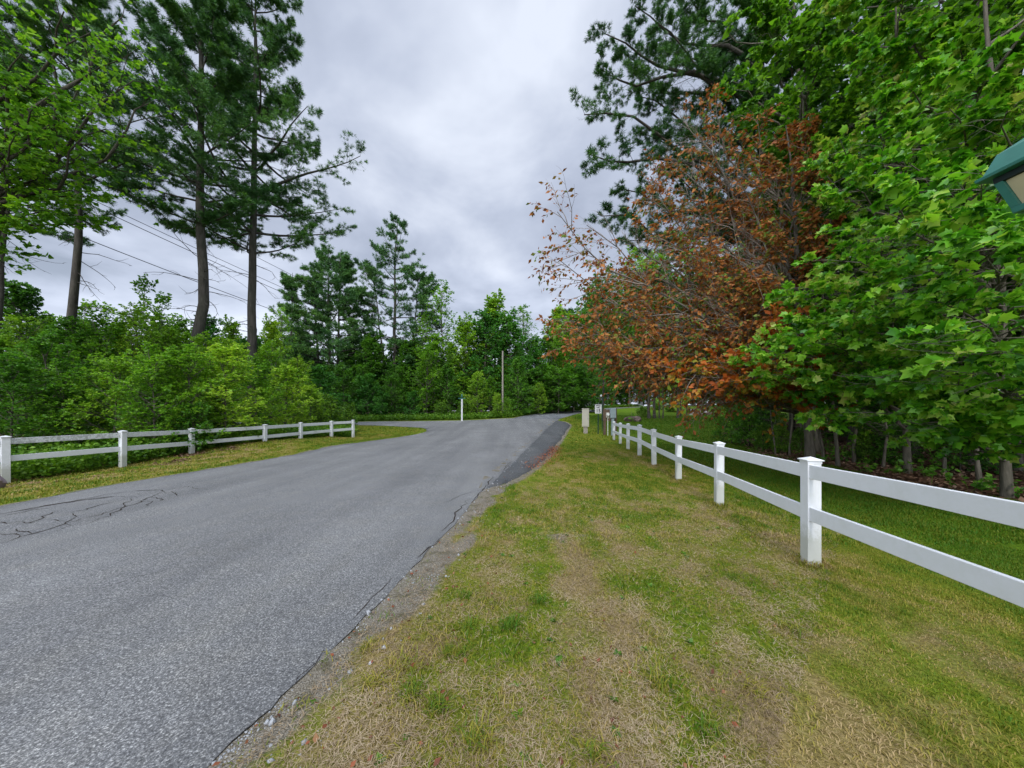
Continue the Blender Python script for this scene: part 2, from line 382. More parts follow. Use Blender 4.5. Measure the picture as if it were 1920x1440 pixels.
# ------------------------------------------------------------------ ground masks (what grows where)
re_a = np.array([p for p in dens(right_edge, .5, 0, 1, False)])
def edge_x(y): return np.interp(y, re_a[:, 1], re_a[:, 0])
ls_a = np.array(sorted([tuple(p) for p in dens(near_side, .5, 0, 1, False) if p[1] < 24], key=lambda q: q[1]))
def ledge_x(y): return np.interp(y, ls_a[:, 1], ls_a[:, 0])
wood_line = np.array([(9.3, -20), (9.0, 0), (8.6, 4), (8.9, 7), (9.0, 9), (9.4, 11), (10.2, 14), (12.5, 19), (15, 24), (21, 28), (30, 34), (42, 45), (60, 60)])
def wood_x(y): return np.interp(y, wood_line[:, 1], wood_line[:, 0])
def sm(a, b, v): t = np.clip((v-a)/(b-a), 0, 1); return t*t*(3-2*t)
def fleft_x(y): return np.interp(y, [q[1] for q in LF], [q[0] for q in LF])
def dryness(x, y):
    n = fbm(x*1.5+3, y*.42, 5, 3); n2 = fbm(x*4.1, y*2.6, 4, 17)
    d = (n-.5)*.95+(n2-.5)*1.4+.30+.10*(1-sm(3.0, 7.0, y))+(fbm(x*11, y*9, 3, 71)-.5)*.9
    def blob(cx, cy, rx, ry, a): return a*np.exp(-((x-cx)/rx)**2-((y-cy)/ry)**2)
    d = d+blob(.45, 2.3, .35, .8, .35)+blob(1.2, 1.9, .35, .5, .25)+blob(.6, 3.6, .25, .9, .25)+blob(1.3, 4.6, .35, 1.0, .3)+blob(2.0, 1.6, .5, .3, .25)+blob(2.3, 4.5, .5, .6, .2)
    d = d-blob(1.7, 2.5, .35, .6, .2)-blob(-.35, 1.9, .3, .5, .0)-blob(.15, 3.4, .4, 1, .08)-blob(.7, 5.5, .5, 1.5, .15)-blob(2.2, 2.1, .3, .5, .2)
    fx = np.interp(y, [q[1] for q in RF], [q[0] for q in RF])
    lawn = sm(-.2, 2.4, x-fx)*(y > 2)*(x > 0)
    d = d*(1-.85*lawn)-lawn*.15
    fa = sm(11, 18, y); d = d*(1-fa*.6)-.05*fa
    left = (x < -6) & (y < 24)
    fl = fleft_x(y)
    e = x-ledge_x(y)
    berm = np.exp(-((x-(fl*.65+ledge_x(y)*.35))/(.9))**2)*left
    d = d+berm*(.22+.9*(n2-.5))-.2*left*sm(-1.0, -.1, e)
    d = d*(1-.8*sm(.5, 2.5, fl-x)*left)
    return np.clip(d-.13*lawn, -.05-.13*lawn, 1)
def bare(x, y):                                         # soil strip along the asphalt and worn spots
    e = x-edge_x(y); n = fbm(x*4, y*2.2, 5, 31)
    wdt = np.interp(y, [0, 2, 4, 6, 8, 12], [.24, .22, .28, .26, .22, .14])
    b = sm(wdt+.22, wdt-.14, e+(n-.5)*.8)*(e > -1)*(y < 38)
    n3 = fbm(x*2.3+9, y*1.6, 5, 77)
    b = np.maximum(b, sm(.68, .82, n3)*(x > edge_x(y))*(x < 1.6)*(y < 9)*.6)
    shl_a = np.array(shl); sx = np.interp(y, shl_a[:, 1], shl_a[:, 0])
    b = np.maximum(b, .8*sm(.35, 0, np.abs(x-sx)-.05)*(y > 7)*(y < 34))
    el = ledge_x(y)-x
    b = np.maximum(b, .75*sm(.22, .0, np.abs(el-.02)+(n-.5)*.3)*(y < 23)*(y > 0))
    return np.clip(b, 0, 1)
def litter(x, y):
    n = fbm(x*1.2, y*1.2, 4, 51)
    l = sm(-.5, .5, x-wood_x(y)+(n-.5)*1.6)
    fl = fleft_x(y); left = (x < -6) & (y < 30)
    l = np.maximum(l, sm(.0, 1.6, fl-x+(n-.5)*1.5)*left*sm(23, 20, y))
    l = np.maximum(l, sm(.42, .62, n)*.9*np.exp(-((x-fl-.35)/.8)**2)*left*(y < 14))
    l = np.maximum(l, sm(42.5, 44, y-.25*np.maximum(x, 0)-.0*x)*(x < 0))
    l = np.maximum(l, sm(0, 3, y-np.interp(x, [0, 3, 7.4, 13, 22, 35, 50], [43, 51, 59, 67, 77, 91, 102]))*(x >= 0))
    return np.clip(l, 0, 1)

m, nt, out = new_mat('ground_cover')
ad = N(nt, 'ShaderNodeAttribute', attribute_name='dry').outputs['Fac']
ab = N(nt, 'ShaderNodeAttribute', attribute_name='bare').outputs['Fac']
al = N(nt, 'ShaderNodeAttribute', attribute_name='litter').outputs['Fac']
n_f = noise(nt, 34, 4, .75); n_m = noise(nt, 6, 5, .65); n_s = noise(nt, 120, 2, .7)
green = ramp(nt, n_f, [(.30, (.04, .055, .006)), (.5, (.13, .155, .012)), (.7, (.21, .215, .022))])
green = mixc(nt, ramp(nt, noise(nt, .35, 4), [(.4, (0, 0, 0)), (.6, (.7, .7, .7))]), green, ramp(nt, n_f, [(.3, (.05, .09, .005)), (.6, (.14, .22, .010))]))
green = mixc(nt, ramp(nt, math_n(nt, 'ADD', ad, .3), [(.05, (.8, .8, .8)), (.32, (0, 0, 0))]), green, ramp(nt, n_f, [(.3, (.03, .075, .004)), (.6, (.08, .18, .008))]))
straw = ramp(nt, n_f, [(.28, (.10, .075, .024)), (.5, (.22, .165, .06)), (.72, (.36, .27, .14))])
dm = math_n(nt, 'ADD', ad, math_n(nt, 'MULTIPLY', math_n(nt, 'SUBTRACT', n_m, .5), .9))
c = mixc(nt, ramp(nt, dm, [(.25, (0, 0, 0)), (.85, (.9, .9, .9))]), green, straw)
soil = ramp(nt, n_s, [(.32, (.07, .058, .042)), (.5, (.17, .15, .115)), (.66, (.33, .30, .25))])
soil = mixc(nt, ramp(nt, n_m, [(.5, (0, 0, 0)), (.7, (.85, .85, .85))]), soil, (.07, .062, .03))
bm_ = math_n(nt, 'ADD', ab, math_n(nt, 'MULTIPLY', math_n(nt, 'SUBTRACT', n_f, .5), .7))
c = mixc(nt, ramp(nt, bm_, [(.35, (0, 0, 0)), (.6, (1, 1, 1))]), c, soil)
lit = ramp(nt, noise(nt, 22, 5, .8), [(.3, (.02, .012, .008)), (.5, (.085, .045, .028)), (.68, (.20, .12, .08))])
lm = math_n(nt, 'ADD', al, math_n(nt, 'MULTIPLY', math_n(nt, 'SUBTRACT', n_m, .5), .5))
c = mixc(nt, ramp(nt, lm, [(.35, (0, 0, 0)), (.65, (1, 1, 1))]), c, lit)
principled(nt, out, c, .95, .1, n_f, .9, .03)
M['ground'] = m

def HG(x, y): return H(x, y)+(fbm(x*1.4, y*1.4, 4, 91)-.5)*.03
def axis(dense, d, lo, hi, g=1.12):
    a = list(np.arange(dense[0], dense[1], d)); s = d; x = a[-1]
    while x < hi: s *= g; x += s; a.append(x)
    s = d; x = a[0]; b = []
    while x > lo: s *= g; x -= s; b.append(x)
    return np.array(b[::-1]+a)
gx = axis((-13, 11), .16, -700, 700); gy = axis((.5, 16), .14, -500, 900, 1.05)
GX, GY = np.meshgrid(gx, gy); fx, fy = GX.ravel(), GY.ravel()
gz = HG(fx, fy)
for poly in (ROAD, FAR, SHOULDER):
    P = np.array(poly); bb = (fx > P[:, 0].min()) & (fx < P[:, 0].max()) & (fy > P[:, 1].min()) & (fy < P[:, 1].max())
    idx = np.where(bb)[0]; ins = idx[inside(fx[idx], fy[idx], poly)]
    di = edge_dist(fx[ins], fy[ins], poly)
    gz[ins] = H(fx[ins], fy[ins])-np.where(di > .22, .06, -.003)
    rest = np.setdiff1d(idx, ins)
    dd = edge_dist(fx[rest], fy[rest], poly)
    lowr = rest[dd < .5]
    wq = sm(.25, .6, dd[dd < .5]); gz[lowr] = (H(fx[lowr], fy[lowr])+.003+.020*fbm(fx[lowr]*6, fy[lowr]*6, 3, 12))*(1-wq)+gz[lowr]*wq
far_m = np.hypot(fx, fy) > 130; gz[far_m] -= 0
ny, nx_ = GX.shape
I = np.arange(ny*nx_).reshape(ny, nx_)
Q = np.stack([I[:-1, :-1], I[:-1, 1:], I[1:, 1:], I[1:, :-1]], -1).reshape(-1, 4)
me = np_mesh('ground', np.c_[fx, fy, gz], [Q], M['ground'], True, {'dry': dryness(fx, fy), 'bare': bare(fx, fy), 'litter': litter(fx, fy)})
tag(link('ground', me), kind='structure')

# ------------------------------------------------------------------ grass blades
def ok_grass(x, y, tol=.0):
    o = ~inside(x, y, ROAD) & ~inside(x, y, FAR) & ~inside(x, y, SHOULDER)
    return o
def blades(n, x0, x1, y0, y1, h0, h1, w, seed, keep=None, xy=None, dsh=0.):
    R = np.random.default_rng(seed)
    x = R.uniform(x0, x1, n); y = R.uniform(y0, y1, n)
    if xy is not None: x, y = xy(R, n)
    k = (np.abs(x)/np.maximum(y, .1) < 1.62) & ok_grass(x, y)
    x, y = x[k], y[k]
    b = bare(x, y); l = litter(x, y); d = dryness(x, y)
    k = (R.random(len(x)) > b*(1.15 if xy is None else .75)) & (R.random(len(x)) > l*.97) & (R.random(len(x)) > d*.35)
    if keep is not None: k &= keep(x, y, R)
    x, y, d = x[k], y[k], d[k]; n = len(x)
    z = HG(x, y)-.004
    h = R.uniform(h0, h1, n)*(.6+.9*vnoise(x*2.5, y*2.5, 8))*(1-.4*d)
    lean = R.uniform(.2, 1.2, n)+d*.6; az = R.uniform(0, 2*math.pi, n)
    dx, dy = np.cos(az), np.sin(az); wx, wy = -dy*w, dx*w
    p0 = np.c_[x-wx, y-wy, z]; p1 = np.c_[x+wx, y+wy, z]
    mx = x+dx*h*lean*.35; my = y+dy*h*lean*.35
    p2 = np.c_[mx+wx*.8, my+wy*.8, z+h*.6]; p3 = np.c_[mx-wx*.8, my-wy*.8, z+h*.6]
    p4 = np.c_[x+dx*h*lean, y+dy*h*lean, z+h*(1.05-.35*np.clip(lean, 0, 1.6))]
    V = np.stack([p0, p1, p2, p3, p4], 1).reshape(-1, 3); b5 = np.arange(n)[:, None]*5
    return V, b5+np.array([[0, 1, 2, 3]]), b5+np.array([[3, 2, 4]]), np.repeat(d+dsh, 5)
def join_blades(parts):
    V, Q, T, D = [], [], [], []; o = 0
    for v, q, t, d in parts:
        V.append(v); Q.append(q+o); T.append(t+o); D.append(d); o += len(v)
    return np.concatenate(V), [np.concatenate(Q), np.concatenate(T)], np.concatenate(D)
m, nt, out = new_mat('grass_blades')
g = N(nt, 'ShaderNodeNewGeometry'); g.name = 'WPOS'
ad = N(nt, 'ShaderNodeAttribute', attribute_name='dry').outputs['Fac']
f = math_n(nt, 'ADD', math_n(nt, 'MULTIPLY', ad, .75), math_n(nt, 'MULTIPLY', g.outputs['Random Per Island'], .5))
f = math_n(nt, 'ADD', f, math_n(nt, 'MULTIPLY', math_n(nt, 'SUBTRACT', noise(nt, 1.6, 3), .5), .5))
c = ramp(nt, f, [(.0, (.055, .16, .006)), (.16, (.095, .165, .008)), (.34, (.15, .185, .012)), (.5, (.26, .25, .022)), (.72, (.33, .25, .06)), (.95, (.42, .31, .15))])
p = principled(nt, out, c, .6, .25)
t = N(nt, 'ShaderNodeBsdfTranslucent'); nt.links.new(c, t.inputs['Color'])
mx = N(nt, 'ShaderNodeMixShader'); mx.inputs[0].default_value = .3
nt.links.new(p.outputs[0], mx.inputs[1]); nt.links.new(t.outputs[0], mx.inputs[2]); nt.links.new(mx.outputs[0], out.inputs['Surface'])
M['grass'] = m
tuft = lambda x, y, R: (vnoise(x*5, y*5, 44) > .62) & (x-edge_x(y) < 2.2) & (x > edge_x(y))
def at_posts(R, n):
    A = np.array(RF+[(q[0], q[1]) for q in LF]); a = A[R.integers(0, len(A), n)]
    an = R.uniform(0, 6.28, n); rr = .06+np.abs(R.normal(0, .07, n)); return a[:, 0]+np.cos(an)*rr, a[:, 1]+np.sin(an)*rr
def at_edge(R, n):
    y = 1.2+R.random(n)**1.3*9; return edge_x(y)+np.abs(R.normal(.0, .2, n))+.01, y
TU = [gp(*q) for q in ((700, 1290), (850, 1230), (815, 1330), (740, 1250), (610, 1235), (900, 1390), (640, 1395), (1010, 1130), (720, 1165), (770, 1310), (690, 1220), (960, 1180), (1080, 1250), (1120, 1420), (560, 1330), (1330, 1380), (1240, 1290), (870, 1120), (930, 1060), (1480, 1180), (1420, 1300))]
def at_tufts(R, n):
    A = np.array(TU); a = A[R.integers(0, len(A), n)]; return a[:, 0]+R.normal(0, .035, n), a[:, 1]+R.normal(0, .035, n)
parts = [blades(2400, 0, 1, 0, 1, .035, .085, .0026, 31, None, at_tufts, -.35), blades(4500, 0, 1, 0, 1, .04, .10, .004, 21, None, at_posts), blades(7000, 0, 1, 0, 1, .015, .05, .0026, 22, lambda x, y, R: vnoise(x*3, y*3, 2) > .45, at_edge, -.1),
         blades(170000, -1.4, 6, 1.2, 4.2, .012, .034, .0022, 1), blades(120000, -1.2, 9, 4.2, 9, .025, .05, .004, 2),
         blades(90000, -.5, 13, 9, 18, .03, .055, .008, 3), blades(60000, 1, 26, 18, 44, .04, .08, .02, 4),
         blades(16000, -1.3, 2.5, 1.2, 5, .03, .08, .003, 5, tuft, None, -.2), blades(90000, -14, -7.5, 4.5, 24, .03, .08, .008, 6),
         blades(15000, -14, -5, 22, 32, .04, .07, .02, 7), blades(9000, -1.2, 5, 1.3, 5, .015, .03, .0035, 9, lambda x, y, R: dryness(x, y) > .5)]
V, F, D = join_blades(parts)
tag(link('grass', np_mesh('grass', V, F, M['grass'], False, {'dry': D})), 'mown yellow green grass with dry straw patches along the verges and lawn', 'grass', kind='stuff')

# ------------------------------------------------------------------ tree machinery
def unit(v): return v/(np.linalg.norm(v, axis=-1, keepdims=True)+1e-9)
def grow(R, P, D, L, n, up=0., wig=.12):
    pts = [P]; d = unit(D)
    for i in range(n):
        d = d+R.normal(0, wig, d.shape); d[:, 2] += up/n; d = unit(d)
        P = P+d*(L/n)[:, None]; pts.append(P)
    return np.stack(pts, 1)
def sample(pts, t):                                    # pts (N,m,3), t (N,k)
    m_ = pts.shape[1]-1; u = np.clip(t, 0, .9999)*m_; i = u.astype(int); f = (u-i)[..., None]
    ii = np.arange(len(pts))[:, None]
    a, b = pts[ii, i], pts[ii, i+1]
    return a*(1-f)+b*f, unit(b-a)
def kids(R, pts, k, t0, t1, ang, flat=0., spread=.25):
    n = len(pts); t = np.linspace(t0, t1, k)[None]+R.uniform(-.5, .5, (n, k))*(t1-t0)/max(k, 1); t = np.clip(t, 0, 1)
    p, d = sample(pts, t)
    rnd = unit(R.normal(0, 1, d.shape)); perp = unit(np.cross(d, rnd))
    side = np.where((np.arange(k)[None]+R.integers(0, 2, (n, 1))) % 2 == 0, 1., -1.)[..., None]
    hor = unit(np.cross(d, np.array([0, 0, 1.]))+1e-6)*side
    perp = unit(perp*(1-flat)+hor*flat)
    a = ang*(1+R.normal(0, spread, (n, k)))[..., None]
    D = d*np.cos(a)+perp*np.sin(a)
    return p.reshape(-1, 3), D.reshape(-1, 3), t.reshape(-1)
def tubes(pts, rad, s):
    """pts (N,m,3), rad (N,m)"""
    N_, m_, _ = pts.shape
    d = unit(pts[:, -1]-pts[:, 0]); ref = np.where(np.abs(d[:, 2:3]) > .8, np.array([[1., 0, 0]]), np.array([[0, 0, 1.]]))
    a = unit(np.cross(d, ref)); b = np.cross(d, a)
    th = np.arange(s)/s*2*math.pi
    ring = a[:, None]*np.cos(th)[None, :, None]+b[:, None]*np.sin(th)[None, :, None]
    V = pts[:, :, None]+ring[:, None]*rad[:, :, None, None]
    idx = np.arange(N_*m_*s).reshape(N_, m_, s); nx = np.roll(idx, -1, 2)
    Q = np.stack([idx[:, :-1], nx[:, :-1], nx[:, 1:], idx[:, 1:]], -1).reshape(-1, 4)
    return V.reshape(-1, 3), Q
class Geo:
    def __init__(s): s.V = []; s.F = {}; s.n = 0
    def add(s, V, *Fs):
        for F in Fs:
            if len(F): s.F.setdefault(F.shape[1], []).append(F+s.n)
        s.V.append(V); s.n += len(V)
    def mesh(s, name, mat, smooth=False):
        return np_mesh(name, np.concatenate(s.V), [np.concatenate(v) for v in s.F.values()], mat, smooth)
RH = np.array([(0, 0, 0), (.34, .45, .06), (0, 1, 0), (-.34, .45, .06)], float), [np.array([[0, 1, 2, 3]])]
LONG = np.array([(0, 0, 0), (.27, .45, .05), (0, 1, -.05), (-.27, .45, .05)], float), [np.array([[0, 1, 2, 3]])]
def maple_tpl():
    o = [(0, 0), (.20, -.02), (.46, .10), (.34, .24), (.60, .52), (.34, .52), (.26, .60), (.0, 1.0), (-.26, .60), (-.34, .52), (-.60, .52), (-.34, .24), (-.46, .10), (-.20, -.02)]
    V = [(x, y, -.28*(x*x+(y-.4)**2)) for x, y in o]+[(0, .38, .03)]
    n = len(o); return np.array(V), [np.array([[i, (i+1) % n, n] for i in range(n)])]
MAPLE = maple_tpl()
def maple_lo():
    o = [(0, 0), (.45, .12), (.36, .42), (0, 1.0), (-.36, .42), (-.45, .12)]
    return np.array([(x, y, -.25*x*x) for x, y in o]), [np.array([[0, 1, 2, 3], [0, 3, 4, 5]])]
MAPLO = maple_lo()
def needle_tpl(n=7, w=.045, spread=.55, seed=3):
    R = np.random.default_rng(seed); V = []; F = []
    for i in range(n):
        a = i/n*2*math.pi; s = spread*R.uniform(.6, 1.3)
        d = np.array([math.cos(a)*s, 1, math.sin(a)*s]); d /= np.linalg.norm(d); d *= R.uniform(.8, 1.1)
        q = np.cross(d, R.normal(0, 1, 3)); q /= np.linalg.norm(q)
        b = len(V); V += [q*w*.6+d*.02, -q*w*.6+d*.02, d*.55-q*w, d, d*.55+q*w]; F.append((b, b+1, b+2, b+3, b+4))
    return np.array(V), [np.array(F)]
NEED = needle_tpl(8, .042, .7)
NEED2 = needle_tpl(6, .06, .8, 5)
def leaves(geo, R, P, D, size, tpl, up=.7, droop=0., sv=.25):
    """scatter the template at P, pointing along D (tip) with the face normal pulled to +z by `up`"""
    n = len(P); D = unit(D+R.normal(0, .35, D.shape)-np.array([0, 0, droop]))
    nrm = R.normal(0, 1, D.shape)*(1-up)+np.array([0, 0, 1.])*up
    nrm = unit(nrm-(nrm*D).sum(1, keepdims=True)*D); X = np.cross(D, nrm)
    s = size*(1+R.normal(0, sv, n)).clip(.4, 1.7)
    T, Fs = tpl
    V = P[:, None]+(T[None, :, 0:1]*X[:, None]+T[None, :, 1:2]*D[:, None]+T[None, :, 2:3]*nrm[:, None])*s[:, None, None]
    off = (np.arange(n)*len(T))[:, None, None]
    geo.add(V.reshape(-1, 3), *[(F[None]+off).reshape(-1, F.shape[1]) for F in Fs])
def bez(a, b, sag, n):                                  # sag: lift of mid control point
    c = (a+b)/2+np.array([0, 0, sag]); t = np.linspace(0, 1, n+1)[:, None]
    w = np.sin(t*math.pi)*.05*np.linalg.norm(b-a); ph = a.sum()*3.1+b.sum()*7.3
    return a*(1-t)**2+2*c*t*(1-t)+b*t*t+w*np.c_[np.sin(t*7+ph), np.sin(t*9+ph*1.7), np.sin(t*8+ph*2.3)]

def trunk_path(R, Hh, lean=(0, 0), n=12, wig=.02, kink=None):
    t = np.linspace(0, 1, n+1); x = lean[0]*t+np.r_[0, np.cumsum(R.normal(0, wig, n))]*Hh/n*2
    y = lean[1]*t+np.r_[0, np.cumsum(R.normal(0, wig, n))]*Hh/n*2
    if kink: x = np.interp(t*Hh, [k[0] for k in kink], [k[1] for k in kink]); 
    return np.c_[x, y, t*Hh-.15*(t == 0)]
def add_trunk(geo, path, r, s=10, flare=1.35, top=.12):
    t = np.linspace(0, 1, len(path)); rad = r*((1-t)**.85*(1-top)+top); rad[0] *= flare
    geo.add(*tubes(path[None], rad[None], s))

def tree(seed, Hh, r, t0, n1, Lf, elf, k2=8, r2=.45, k3=4, r3=.4, nl=3, size=.12, tpl=RH, up=.6, flat=.5, upc=.5,
         lean=(0, 0), wig=.02, kink=None, explicit=None, a2=.8, a3=.8, droop=.1, wood=True, azb=None, stubs=0, dens2=True,
         extra_trunks=(), tmax=.98, leaf_t=(.25, 1.), twig=None, clump=0., whorl=0, wig2=.12, prim_r=.35, sv=.25):
    """returns (trunk geo, twig geo or None, foliage geo). Lf(u), elf(u): branch length and elevation against height fraction"""
    R = np.random.default_rng(seed); gt = Geo(); gl = Geo()
    paths = [trunk_path(R, Hh, lean, 14, wig, kink)]
    add_trunk(gt, paths[0], r, 9)
    for (dx, dy, hh, rr, lx, ly) in extra_trunks:
        q = trunk_path(R, hh, (lx, ly), 12, wig); q[:, 0] += dx; q[:, 1] += dy
        add_trunk(gt, q, rr, 8); paths.append(q)
    pr = []
    for pi, path in enumerate(paths):
        n = int(n1*(1 if pi == 0 else .8)); u = np.sort(t0+(tmax-t0)*((np.arange(n)+R.random(n)*.9)/n))
        if whorl: u = np.round(u*whorl)/whorl+R.normal(0, .003, n)
        u = np.clip(u, 0, tmax)
        p, d = sample(path[None], u[None]); p = p[0]
        az = np.arange(n)*2.4+R.normal(0, .5, n)
        if azb is not None: az = np.where(R.random(n) < azb[1], azb[0]+R.normal(0, .7, n), az)
        if pi: az = np.where(R.random(n) < .7, math.atan2(extra_trunks[pi-1][1]+extra_trunks[pi-1][5], extra_trunks[pi-1][0]+extra_trunks[pi-1][4])+R.normal(0, .8, n), az)
        v = (u-t0)/(1-t0); el = np.array([elf(q) for q in v])+R.normal(0, .1, n)
        L = np.array([Lf(q) for q in v])*R.uniform(.65, 1.15, n)
        D = np.c_[np.cos(az)*np.cos(el), np.sin(az)*np.cos(el), np.sin(el)]
        pr.append(grow(R, p, D, L, 8, upc, .07))
    if explicit is not None: pr.append(np.array([bez(np.array(a), np.array(b), s_, 8) for a, b, s_ in explicit]))
    pr = np.concatenate(pr); Lp = np.linalg.norm(pr[:, -1]-pr[:, 0], axis=1)
    prr = np.clip(Lp*.016*prim_r/.35, .008, r*.5)
    tt = np.linspace(0, 1, 9)
    gt.add(*tubes(pr, prr[:, None]*(1-.85*tt)[None], 5))
    if stubs:                                           # dead snags below the crown
        u = R.uniform(t0*.35, t0*1.02, stubs); p, d = sample(paths[0][None], u[None])
        az = R.uniform(0, 2*math.pi, stubs); D = np.c_[np.cos(az), np.sin(az), R.normal(-.1, .2, stubs)]
        sb = grow(R, p[0], D, R.uniform(.5, 2.8, stubs), 6, -.3, .15)
        gt.add(*tubes(sb, (np.linspace(.028, .008, 7)[None]*np.ones((stubs, 1))), 3))
        p, D, t = kids(R, sb, 3, .3, .9, .7); s3 = grow(R, p, D, R.uniform(.2, .8, len(p)), 4, 0, .2)
        gt.add(*tubes(s3, (np.linspace(.012, .005, 5)[None]*np.ones((len(s3), 1))), 3))
    p, D, t = kids(R, pr, k2, .22 if dens2 else .35, .98, a2, flat)
    L2 = np.repeat(Lp, k2)*r2*(1.1-.65*t)*R.uniform(.6, 1.2, len(t)); L2 = np.maximum(L2, size*1.2)
    b2 = grow(R, p, D, L2, 5, upc*.35-droop*.5, wig2)
    tw = gt if twig is None else Geo()
    tw.add(*tubes(b2, (np.clip(L2*.011, .004, .05)[:, None]*(1-.8*np.linspace(0, 1, 6))[None]), 3))
    p, D, t = kids(R, b2, k3, .2, 1., a3, flat*.8)
    L3 = np.repeat(L2, k3)*r3*(1.1-.5*t)*R.uniform(.6, 1.2, len(t)); L3 = np.maximum(L3, size)
    b3 = grow(R, p, D, L3, 3, upc*.2-droop, wig2)
    if wood: tw.add(*tubes(b3, (np.clip(L3*.009, .003, .02)[:, None]*(1-.7*np.linspace(0, 1, 4))[None]), 3))
    ends = np.concatenate([b3[:, [0, 1, 2, 3]]])
    t = R.uniform(leaf_t[0], leaf_t[1], (len(ends), nl)); q, d = sample(ends, t)
    sd = unit(np.cross(d, np.array([0, 0, 1.]))+1e-6)*np.where(R.random(t.shape) < .5, 1, -1)[..., None]
    dd = d*.6+sd*.7
    q = q.reshape(-1, 3); dd = dd.reshape(-1, 3)
    if clump > 0:
        k = fbm(q[:, 0]*.9+q[:, 2]*.55, q[:, 1]*.9-q[:, 2]*.6, 2, seed+5) > clump; q, dd = q[k], dd[k]
    leaves(gl, R, q, dd, size, tpl, up, droop, sv)
    return gt, (tw if twig is not None else None), gl

TREES = {}
def proto(key, bark, leafm, geos, wood_name='trunk'):
    gt, tw, gl = geos
    TREES[key] = [(wood_name, gt.mesh(key+'_wood', M[bark], True)), ('crown', gl.mesh(key+'_crown', M[leafm]))]
    if tw is not None: TREES[key].insert(1, ('branches', tw.mesh(key+'_branches', M[geos[3] if len(geos) > 3 else 'bark_twig'], True)))
def put(key, name, label, cat, x, y, rz=0, s=1., group=None, sz=None, dz=0, crown_mat=None):
    o = thing(name, label, cat, (x, y, Hs(x, y)-.03+dz), rz, group)
    o.scale = (s, s, sz or s)
    for nm, me in TREES[key]: 
        link(nm, me, o)
    return o
#TREESCODE#
# ------------------------------------------------------------------ the tall pines on the left
def pine_L(a, b=1.0, c=1.0): return lambda v: a*(max(0, 1-v)**b)*c+.5
pk = dict(tpl=NEED, size=.25, up=.3, flat=.88, k2=12, r2=.34, k3=7, r3=.42, nl=6, a2=.85, a3=.7, droop=0, leaf_t=(.1, 1), upc=.35, sv=.2, whorl=22, clump=.24)
proto('pineA', 'bark_pine', 'pine', tree(11, 27, .25, .54, 36, pine_L(4.6, .6), lambda v: .0+.8*v, stubs=16, kink=[(0, 0), (5.5, 0), (9, .45), (15, .75), (28, .9)], **pk))
proto('pineB', 'bark_pine', 'pine', tree(12, 28, .33, .44, 42, pine_L(4.4, .6), lambda v: .1+.8*v, stubs=22, kink=[(0, -.1), (5, -.1), (7.6, .45), (10, .42), (13.3, .1), (20, .3), (28, .4)], **pk))
proto('pineC', 'bark_pine', 'pine', tree(13, 30, .31, .40, 52, lambda v: 2.6+4.2*math.sin(min(1, v*1.5+.12)*math.pi)**.8*(v < .6)+(v >= .6)*(3.9*(1-v)), lambda v: -.05+.75*v, stubs=10, wig=.006, **pk))
put('pineA', 'pine_tree', 'tall white pine, leftmost of the three big bare trunks behind the left fence', 'tree', -26.1, 20)
put('pineB', 'pine_tree', 'tall white pine with the crooked thick trunk and broken dead limbs, middle of the three', 'tree', -18.7, 20)
put('pineC', 'pine_tree', 'tall white pine with straight trunk and long right-hand boughs, rightmost of the three', 'tree', -17.5, 23)
put('pineA', 'pine_tree', 'pine trunk cut by the left edge of the photo, behind the thicket', 'tree', -31.1, 20.5, 2.0, .9)

# mid distance pines at the junction
pf = dict(tpl=NEED2, size=.40, up=.5, flat=.95, k2=9, r2=.32, k3=5, r3=.5, nl=4, clump=.42, a2=.8, a3=.7, droop=0, leaf_t=(.1, 1), upc=.3, sv=.2, wood=False)
proto('pineD', 'bark_pine', 'pine_far', tree(21, 25.5, .30, .26, 66, lambda v: .8+6.0*(1-v)**.8, lambda v: .0+.6*v, whorl=22, extra_trunks=((1.3, .3, 24, .26, .6, 0), (-1.3, .6, 21, .24, -.8, 0)), **pf))
proto('pineE', 'bark_pine', 'pine_far', tree(22, 29.5, .34, .30, 50, lambda v: .7+4.6*math.sin((.22+.78*v)*math.pi)**.8, lambda v: -.1+.8*v, whorl=20, extra_trunks=((1.2, .2, 22, .2, 1.8, 0), (-1.0, .2, 24, .2, -3.0, .5)), **pf))
proto('pineF', 'bark_pine', 'pine_far', tree(23, 21, .22, .16, 54, lambda v: .5+4.2*(1-v)**.8, lambda v: -.05+.5*v, whorl=20, **pf))
put('pineD', 'pine_tree', 'dense dark pine clump of several stems at the junction, left of the taller open one', 'tree', (613-CX)/FOC*50, 50)
put('pineE', 'pine_tree', 'tall open-crowned pine with forked stems rising highest above the junction trees', 'tree', (745-CX)/FOC*52, 52)
put('pineF', 'pine_tree', 'shorter feathery pine standing left of the dense pine clump', 'tree', (548-CX)/FOC*47, 47, .5, .95)
put('pineF', 'pine_tree', 'slim pine at the end of the road behind the reddish tree tips', 'tree', (1062-CX)/FOC*78, 78, 2.5, 1.1)

